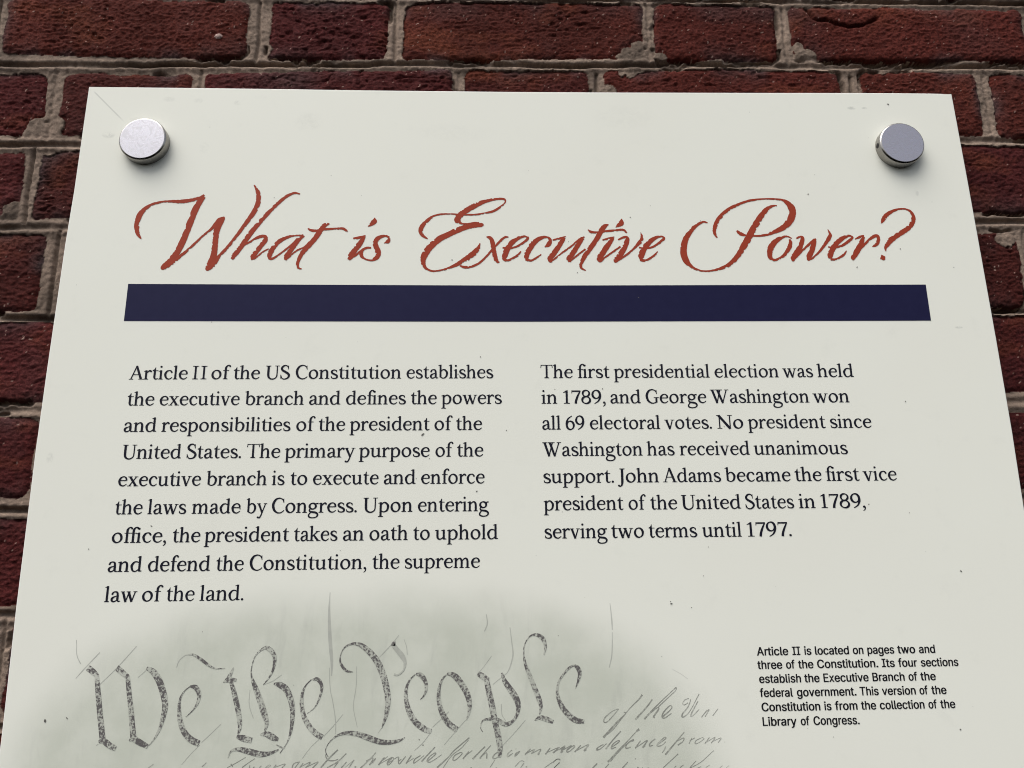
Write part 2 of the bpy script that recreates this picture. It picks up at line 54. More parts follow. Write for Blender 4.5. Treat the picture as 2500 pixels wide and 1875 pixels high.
LINES = [[[[54.0,-481.6,0.42],[50.2,-482.9,0.51],[45.4,-486.4,0.76],[43.8,-489.2,0.76],[45.5,-490.0,0.59],[49.2,-487.1,0.51],[53.2,-483.0,0.42],[54.4,-481.6,0.42]],[[71.1,-472.8,1.19],[68.9,-475.4,0.77],[62.5,-481.0,0.59],[57.7,-485.9,0.68],[52.9,-490.0,1.01],[47.3,-495.5,1.09],[43.2,-499.5,1.34]],[[43.4,-499.0,0.5],[49.7,-494.9,0.42],[56.0,-488.0,0.42],[59.1,-484.5,0.59],[57.8,-483.6,0.42]],[[77.9,-475.9,0.77],[74.0,-480.5,0.85],[65.5,-488.6,1.18]],[[71.7,-488.4,1.01],[78.5,-481.9,0.76],[85.8,-475.7,0.6],[92.3,-470.4,0.51],[94.7,-468.6,0.77],[94.6,-470.2,0.51],[89.7,-474.3,0.51],[81.6,-480.9,0.59]],[[76.1,-484.7,0.42],[80.9,-481.3,0.59],[82.0,-482.1,0.85],[78.2,-486.9,0.93],[79.1,-487.6,0.42]],[[84.0,-487.4,1.01],[90.0,-482.8,0.59],[91.2,-480.7,0.51],[89.4,-480.3,0.59],[85.3,-484.2,0.85],[84.0,-487.1,0.85],[85.8,-487.9,0.59],[90.6,-485.0,0.42]],[[103.1,-475.6,0.51],[100.4,-476.6,0.51],[98.7,-478.7,0.51],[99.8,-479.8,0.51],[102.5,-478.4,0.51]],[[104.6,-476.3,0.51],[102.4,-480.9,0.68],[98.7,-484.8,0.85],[97.7,-487.1,0.93],[99.3,-487.2,0.68],[103.7,-483.4,0.42],[110.6,-472.8,0.51]],[[109.5,-477.4,0.51],[105.3,-483.8,0.76],[103.9,-486.8,0.85],[105.4,-486.6,0.59],[109.9,-482.8,0.43]],[[115.3,-483.2,0.51],[111.1,-487.9,0.59]],[[112.0,-486.7,0.34],[116.8,-482.9,0.51],[113.6,-487.6,0.51]],[[123.0,-482.5,0.43],[119.0,-487.0,0.51]]],[[[-208.1,-513.8,0.34],[-202.3,-511.0,0.41],[-196.4,-507.7,0.34]],[[-205.9,-511.5,0.61],[-204.5,-513.2,0.61]],[[-190.2,-508.6,0.34],[-194.3,-511.1,0.34],[-198.4,-514.0,0.61]],[[-193.3,-512.8,0.74],[-193.5,-514.1,0.47]],[[-190.2,-513.5,0.61],[-191.1,-514.4,0.54]],[[-185.7,-513.0,0.54],[-187.1,-514.5,0.68]],[[-180.8,-512.6,0.41],[-183.1,-514.5,0.54]],[[-180.8,-512.5,0.34],[-179.6,-513.1,0.34],[-181.9,-514.6,0.34]],[[-175.9,-512.6,0.61],[-177.6,-514.6,0.61]],[[-177.0,-514.3,0.27],[-170.1,-512.2,0.41],[-172.1,-514.7,0.61]],[[-161.3,-511.1,0.41],[-164.3,-512.2,0.61],[-165.4,-514.6,0.68]],[[-160.6,-511.0,0.48],[-163.6,-514.9,0.54]],[[-158.2,-512.0,0.61],[-160.5,-514.9,0.68]],[[-160.5,-514.5,0.27],[-153.5,-511.4,0.54],[-156.5,-515.0,0.68]],[[-156.3,-514.6,0.27],[-148.3,-511.3,0.54],[-151.9,-515.1,0.68]],[[-135.5,-504.1,0.82],[-140.6,-508.7,0.89],[-146.4,-514.9,0.88]],[[-143.2,-506.3,0.48],[-143.4,-508.0,0.61],[-141.8,-510.3,0.75],[-138.1,-510.8,0.61],[-135.0,-509.9,0.48]],[[-129.8,-506.5,0.61],[-135.6,-511.6,0.68],[-142.2,-515.0,0.68]],[[-134.9,-511.6,0.61],[-137.9,-515.3,0.68]],[[-129.4,-511.7,0.61],[-132.9,-515.4,0.68]],[[-124.4,-510.5,0.61],[-128.0,-515.5,0.68]],[[-124.5,-510.6,0.27],[-130.5,-515.1,0.27]],[[-123.4,-514.5,1.22],[-123.5,-515.3,1.09]],[[-110.0,-506.2,0.48],[-115.3,-511.4,0.61],[-120.1,-515.7,0.88]],[[-116.5,-511.4,0.61],[-111.9,-509.7,0.61],[-114.0,-513.8,0.75]],[[-104.3,-509.3,0.48],[-106.6,-512.1,0.68],[-108.3,-513.9,0.75]],[[-107.8,-513.5,0.27],[-99.3,-509.4,0.48],[-101.1,-511.6,0.61],[-102.3,-513.4,0.68]],[[-102.3,-513.3,0.27],[-95.3,-509.2,0.48],[-94.9,-511.7,0.61],[-93.0,-510.6,0.34]],[[-110.3,-506.3,0.48],[-114.2,-510.8,0.61]],[[-114.4,-513.8,0.75],[-111.7,-511.4,0.61],[-110.2,-509.8,0.61],[-112.3,-512.7,0.75]],[[-104.9,-509.7,0.61],[-108.1,-513.9,0.88]],[[-106.8,-512.1,0.27],[-102.2,-508.8,0.48]],[[-98.8,-509.4,0.48],[-101.5,-511.1,0.61],[-102.4,-513.3,0.75],[-101.2,-513.9,0.48],[-98.5,-511.1,0.48],[-98.5,-509.3,0.41]],[[-95.1,-510.0,0.61],[-94.4,-513.5,0.75],[-90.2,-509.0,0.48]],[[-86.4,-508.4,0.68],[-89.9,-513.4,0.75]],[[-89.5,-513.0,0.27],[-84.9,-510.2,0.27]],[[-80.3,-508.6,0.48],[-84.0,-510.8,0.62],[-84.8,-513.1,0.68],[-82.7,-512.2,0.34],[-77.8,-508.6,0.34]],[[-70.6,-503.5,0.62],[-75.3,-508.1,0.69],[-79.6,-512.4,0.89]],[[-75.3,-512.1,0.61],[-70.4,-508.2,0.62],[-70.7,-507.2,0.55],[-74.1,-509.3,0.62],[-75.9,-512.1,0.75],[-74.0,-512.8,0.55],[-70.3,-511.0,0.41],[-66.0,-508.2,0.34]],[[-47.6,-498.1,0.83],[-49.3,-499.3,0.62],[-58.0,-506.1,0.62],[-61.7,-510.0,0.62],[-69.2,-516.3,1.02]],[[-65.3,-516.6,0.41],[-59.2,-508.9,0.41],[-53.0,-504.5,0.41],[-48.1,-499.4,0.35]],[[-53.9,-507.3,0.48],[-57.4,-509.0,0.62],[-58.6,-511.5,0.75],[-56.7,-511.7,0.48],[-52.4,-507.9,0.48],[-53.9,-507.1,0.41]],[[-47.9,-506.7,0.62],[-51.9,-511.2,0.82]],[[-50.5,-509.7,0.27],[-45.6,-506.0,0.41]],[[-37.0,-503.8,0.62],[-41.2,-507.5,0.69],[-45.4,-511.4,0.96]],[[-33.1,-503.1,0.41],[-37.5,-507.6,0.62],[-40.6,-511.1,0.82]],[[-40.0,-510.4,0.34],[-36.2,-507.6,0.62],[-35.9,-511.2,0.82]],[[-26.9,-507.2,0.62],[-30.0,-508.3,0.69],[-31.9,-510.7,0.89],[-30.0,-511.3,0.62],[-25.6,-508.4,0.34]],[[-18.8,-506.2,0.41],[-21.6,-508.4,0.69],[-21.9,-510.3,0.82],[-18.2,-508.2,0.34]],[[-16.3,-505.5,0.69],[-16.1,-505.8,0.69]],[[-13.8,-507.1,0.48],[-16.3,-508.5,0.62],[-16.9,-510.1,0.69],[-14.4,-508.1,0.41],[-13.5,-507.0,0.34]],[[-6.4,-505.7,0.62],[-10.2,-509.3,0.83]],[[-9.4,-508.7,0.34],[-3.8,-506.2,0.48],[-5.8,-508.8,0.83]],[[-5.7,-508.7,0.34],[0.6,-506.0,0.48],[-1.4,-509.2,0.83],[-0.1,-508.8,0.28]],[[6.9,-505.5,0.62],[3.6,-509.3,0.83]],[[4.6,-508.3,0.34],[12.5,-505.3,0.55],[8.6,-508.5,0.69]],[[13.1,-506.7,0.35],[17.0,-504.2,0.55],[14.2,-507.2,0.76]],[[15.6,-506.8,0.35],[21.4,-504.1,0.42],[18.8,-506.8,0.62]],[[-78.7,-501.9,1.1],[-78.7,-502.5,1.1]],[[13.2,-505.0,0.55],[9.0,-508.5,0.83]],[[10.0,-507.8,0.35],[17.0,-504.5,0.55],[14.0,-508.3,0.83],[15.7,-507.7,0.28]],[[22.7,-504.3,0.55],[18.8,-506.3,0.69],[18.2,-508.1,0.76],[20.0,-507.7,0.48],[23.6,-504.9,0.48],[22.7,-504.1,0.42]],[[27.7,-504.1,0.62],[23.4,-508.2,0.83]],[[24.4,-507.5,0.35],[33.1,-503.6,0.62],[29.8,-507.4,0.9],[31.7,-506.9,0.42]],[[43.1,-503.8,0.49],[39.6,-505.5,0.69],[38.5,-507.0,1.25],[40.8,-506.6,0.48],[45.3,-503.3,0.42]],[[55.3,-495.7,0.7],[49.8,-501.0,0.7],[44.4,-506.8,0.83]],[[49.0,-505.6,0.49],[53.9,-502.2,0.63],[53.0,-501.6,0.49],[49.4,-503.9,0.69],[48.3,-506.6,0.76],[51.5,-505.7,0.42]],[[67.9,-494.7,1.54],[66.2,-495.8,1.12],[65.2,-496.7,0.49],[59.3,-502.3,0.56],[54.0,-506.9,0.69],[47.4,-513.1,0.9],[45.6,-514.7,1.24]],[[47.4,-514.5,0.48],[52.6,-509.2,0.42],[58.5,-504.1,0.42],[62.4,-501.8,0.35]],[[64.0,-501.4,1.39],[61.1,-502.4,0.7],[58.5,-504.6,0.76],[58.4,-506.5,0.76],[61.6,-505.8,0.42]],[[68.4,-501.9,0.56],[64.6,-506.6,0.83]],[[65.7,-505.9,0.35],[73.2,-501.7,0.56],[69.7,-506.1,0.83],[71.7,-505.1,0.28]],[[78.6,-500.9,0.63],[75.3,-503.2,0.7],[74.4,-505.3,0.83],[76.8,-504.9,0.42]],[[80.0,-504.4,0.49],[85.6,-501.0,0.56],[85.0,-500.1,0.49],[80.7,-503.3,0.7],[79.5,-505.4,0.83],[82.5,-505.2,0.49],[85.8,-502.8,0.42]],[[85.4,-505.8,0.77],[84.2,-508.0,0.69],[82.7,-509.8,0.42]],[[98.6,-497.1,0.49],[93.4,-502.3,0.63],[84.8,-511.0,1.04]],[[92.7,-502.9,0.42],[98.0,-500.7,0.56],[97.2,-503.0,0.56],[93.7,-505.1,0.84]],[[103.7,-500.8,0.42],[101.4,-504.3,0.56]],[[102.0,-502.5,0.28],[105.6,-500.8,0.42]],[[110.0,-500.9,0.42],[106.4,-502.5,0.49],[105.6,-504.4,0.56],[107.9,-504.0,0.35],[111.9,-501.5,0.42],[110.3,-500.5,0.35]],[[115.7,-500.7,0.49],[112.2,-504.5,0.56]],[[113.0,-503.8,0.28],[119.6,-500.7,0.42],[116.6,-504.3,0.56]],[[117.5,-503.3,0.28],[123.7,-501.1,0.42],[121.4,-504.1,0.49]],[[125.9,-503.7,0.63],[126.1,-503.8,0.63]]],[[[-256.6,-510.8,0.53],[-259.9,-513.2,0.47]],[[-222.0,-510.5,0.53],[-224.7,-513.0,0.47]]],[[[13.6,-513.1,0.36],[11.2,-512.5,0.36],[8.6,-514.7,0.3]],[[13.0,-514.8,0.3],[9.2,-517.8,0.3]],[[38.4,-515.6,0.72],[35.2,-518.4,0.78]],[[46.4,-515.9,0.48],[43.5,-518.6,0.48]],[[59.1,-515.1,0.54],[55.2,-518.8,0.72]],[[93.6,-510.6,0.6],[90.2,-513.3,0.42],[82.9,-519.0,0.48]],[[118.1,-509.0,0.54],[117.0,-509.7,0.36],[108.9,-515.9,0.36],[101.1,-519.6,0.42]],[[105.6,-515.1,0.36],[101.0,-519.3,0.48]],[[65.3,-518.4,0.72],[66.6,-519.0,0.6]],[[69.1,-518.5,0.48],[68.8,-519.0,0.6]],[[72.9,-518.6,0.48],[72.6,-519.1,0.6]],[[96.8,-517.5,0.42],[94.2,-519.2,0.48]],[[91.8,-518.0,0.36],[90.5,-519.0,0.42]],[[64.4,-512.8,0.84],[64.4,-513.4,0.84]],[[41.5,-515.7,0.54],[41.7,-515.8,0.54]],[[108.7,-518.8,0.3],[106.2,-519.6,0.3]],[[114.5,-518.0,0.3],[111.8,-519.4,0.3]],[[123.3,-518.4,0.24],[121.3,-519.8,0.24]],[[127.7,-518.5,0.24],[125.7,-519.9,0.24]]],[[[-33.8,-516.9,0.36],[-30.6,-512.3,0.36]],[[-10.7,-513.5,0.42],[-13.2,-513.2,0.36],[-17.0,-516.6,0.36]],[[-10.8,-514.4,0.3],[-13.3,-517.3,0.36]],[[13.6,-512.5,0.36],[11.1,-512.7,0.36],[2.9,-517.6,0.36]],[[13.2,-514.2,0.3],[9.1,-518.0,0.3]],[[-9.4,-516.5,0.83],[-9.4,-517.1,0.83]],[[-29.7,-516.8,0.71],[-29.6,-517.2,0.71]],[[-46.8,-516.7,0.83],[-46.0,-517.0,0.83]]]]
COL_A = [[-247.6,[["Article",-301.1,-258.1],["II",-254.7,-244.0],["of",-240.6,-226.4],["the",-224.2,-204.7],["US",-200.4,-182.3],["Constitution",-178.2,-99.4],["establishes",-95.4,-30.0]]],[-267.42,[["the",-300.3,-280.7],["executive",-276.8,-218.3],["branch",-214.4,-171.0],["and",-167.1,-143.9],["defines",-139.9,-95.3],["the",-91.7,-72.4],["powers",-69.0,-23.7]]],[-287.18,[["and",-300.7,-277.1],["responsibilities",-273.5,-179.6],["of",-175.5,-161.6],["the",-159.1,-139.7],["president",-136.3,-77.4],["of",-73.9,-60.4],["the",-57.9,-38.6]]],[-306.99,[["United",-299.6,-257.4],["States.",-253.4,-214.2],["The",-210.3,-186.0],["primary",-182.7,-131.5],["purpose",-128.8,-77.1],["of",-72.9,-59.7],["the",-57.1,-37.7]]],[-326.81,[["executive",-300.4,-241.6],["branch",-237.7,-194.4],["is",-190.8,-181.6],["to",-177.5,-165.4],["execute",-161.3,-113.9],["and",-110.1,-87.0],["enforce",-83.1,-36.8]]],[-346.82,[["the",-300.4,-281.1],["laws",-277.5,-250.1],["made",-246.3,-211.8],["by",-207.8,-193.0],["Congress.",-189.6,-128.8],["Upon",-124.3,-88.9],["entering",-85.1,-33.7]]],[-366.76,[["office,",-300.4,-262.3],["the",-258.0,-238.6],["president",-235.7,-176.1],["takes",-172.7,-141.8],["an",-138.0,-123.1],["oath",-119.2,-91.8],["to",-88.0,-76.2],["uphold",-72.4,-27.3]]],[-386.67,[["and",-300.9,-277.3],["defend",-273.3,-230.0],["the",-225.9,-206.7],["Constitution,",-202.6,-120.6],["the",-116.5,-97.3],["supreme",-93.6,-40.3]]],[-406.92,[["law",-301.0,-278.7],["of",-275.2,-261.1],["the",-258.5,-239.1],["land.",-235.6,-205.2]]]]
COL_B = [[-247.7,[["The",5.7,30.2],["first",33.9,58.2],["presidential",61.4,134.7],["election",138.5,188.0],["was",191.0,214.6],["held",217.8,246.0]]],[-267.52,[["in",5.9,17.8],["1789,",22.3,54.3],["and",57.9,81.0],["George",84.7,130.8],["Washington",133.9,209.4],["won",212.3,240.3]]],[-287.23,[["all",6.1,20.0],["69",23.6,37.7],["electoral",41.7,94.5],["votes.",97.8,133.5],["No",137.1,157.3],["president",160.8,219.9],["since",223.4,255.0]]],[-307.12,[["Washington",5.9,80.2],["has",83.5,104.2],["received",107.9,160.5],["unanimous",163.6,234.5]]],[-326.98,[["support.",6.2,58.0],["John",60.8,91.3],["Adams",94.3,137.4],["became",140.5,189.3],["the",192.5,212.5],["first",215.8,240.9],["vice",243.6,269.0]]],[-346.75,[["president",6.0,64.2],["of",67.9,80.8],["the",83.9,103.6],["United",106.7,150.5],["States",153.9,189.9],["in",193.3,205.7],["1789,",209.5,243.0]]],[-366.77,[["serving",6.2,51.6],["two",54.4,78.1],["terms",81.6,116.9],["until",120.5,149.4],["1797.",153.4,186.0]]]]
CAPTION = [[-448.39,[["Article",153.1,175.4],["II",178.2,183.9],["is",186.7,191.8],["located",194.3,218.5],["on",221.2,228.8],["pages",231.6,250.8],["two",253.1,265.8],["and",268.4,280.0]]],[-457.29,[["three",152.8,170.3],["of",172.9,179.2],["the",181.5,192.3],["Constitution.",194.9,238.2],["Its",240.8,250.0],["four",252.4,265.9],["sections",268.6,295.4]]],[-466.44,[["establish",153.1,182.6],["the",184.9,195.7],["Executive",198.4,230.3],["Branch",233.0,255.8],["of",258.5,264.8],["the",267.0,277.9]]],[-475.54,[["federal",152.8,176.0],["government.",178.7,220.5],["This",222.9,236.2],["version",238.5,262.4],["of",265.0,271.0],["the",273.5,284.2]]],[-484.73,[["Constitution",153.2,194.2],["is",196.9,202.0],["from",204.4,220.2],["the",222.7,233.3],["collection",235.8,267.3],["of",270.0,276.1],["the",278.5,289.0]]],[-494.02,[["Library",153.1,176.7],["of",179.5,185.6],["Congress.",188.4,220.5]]]]
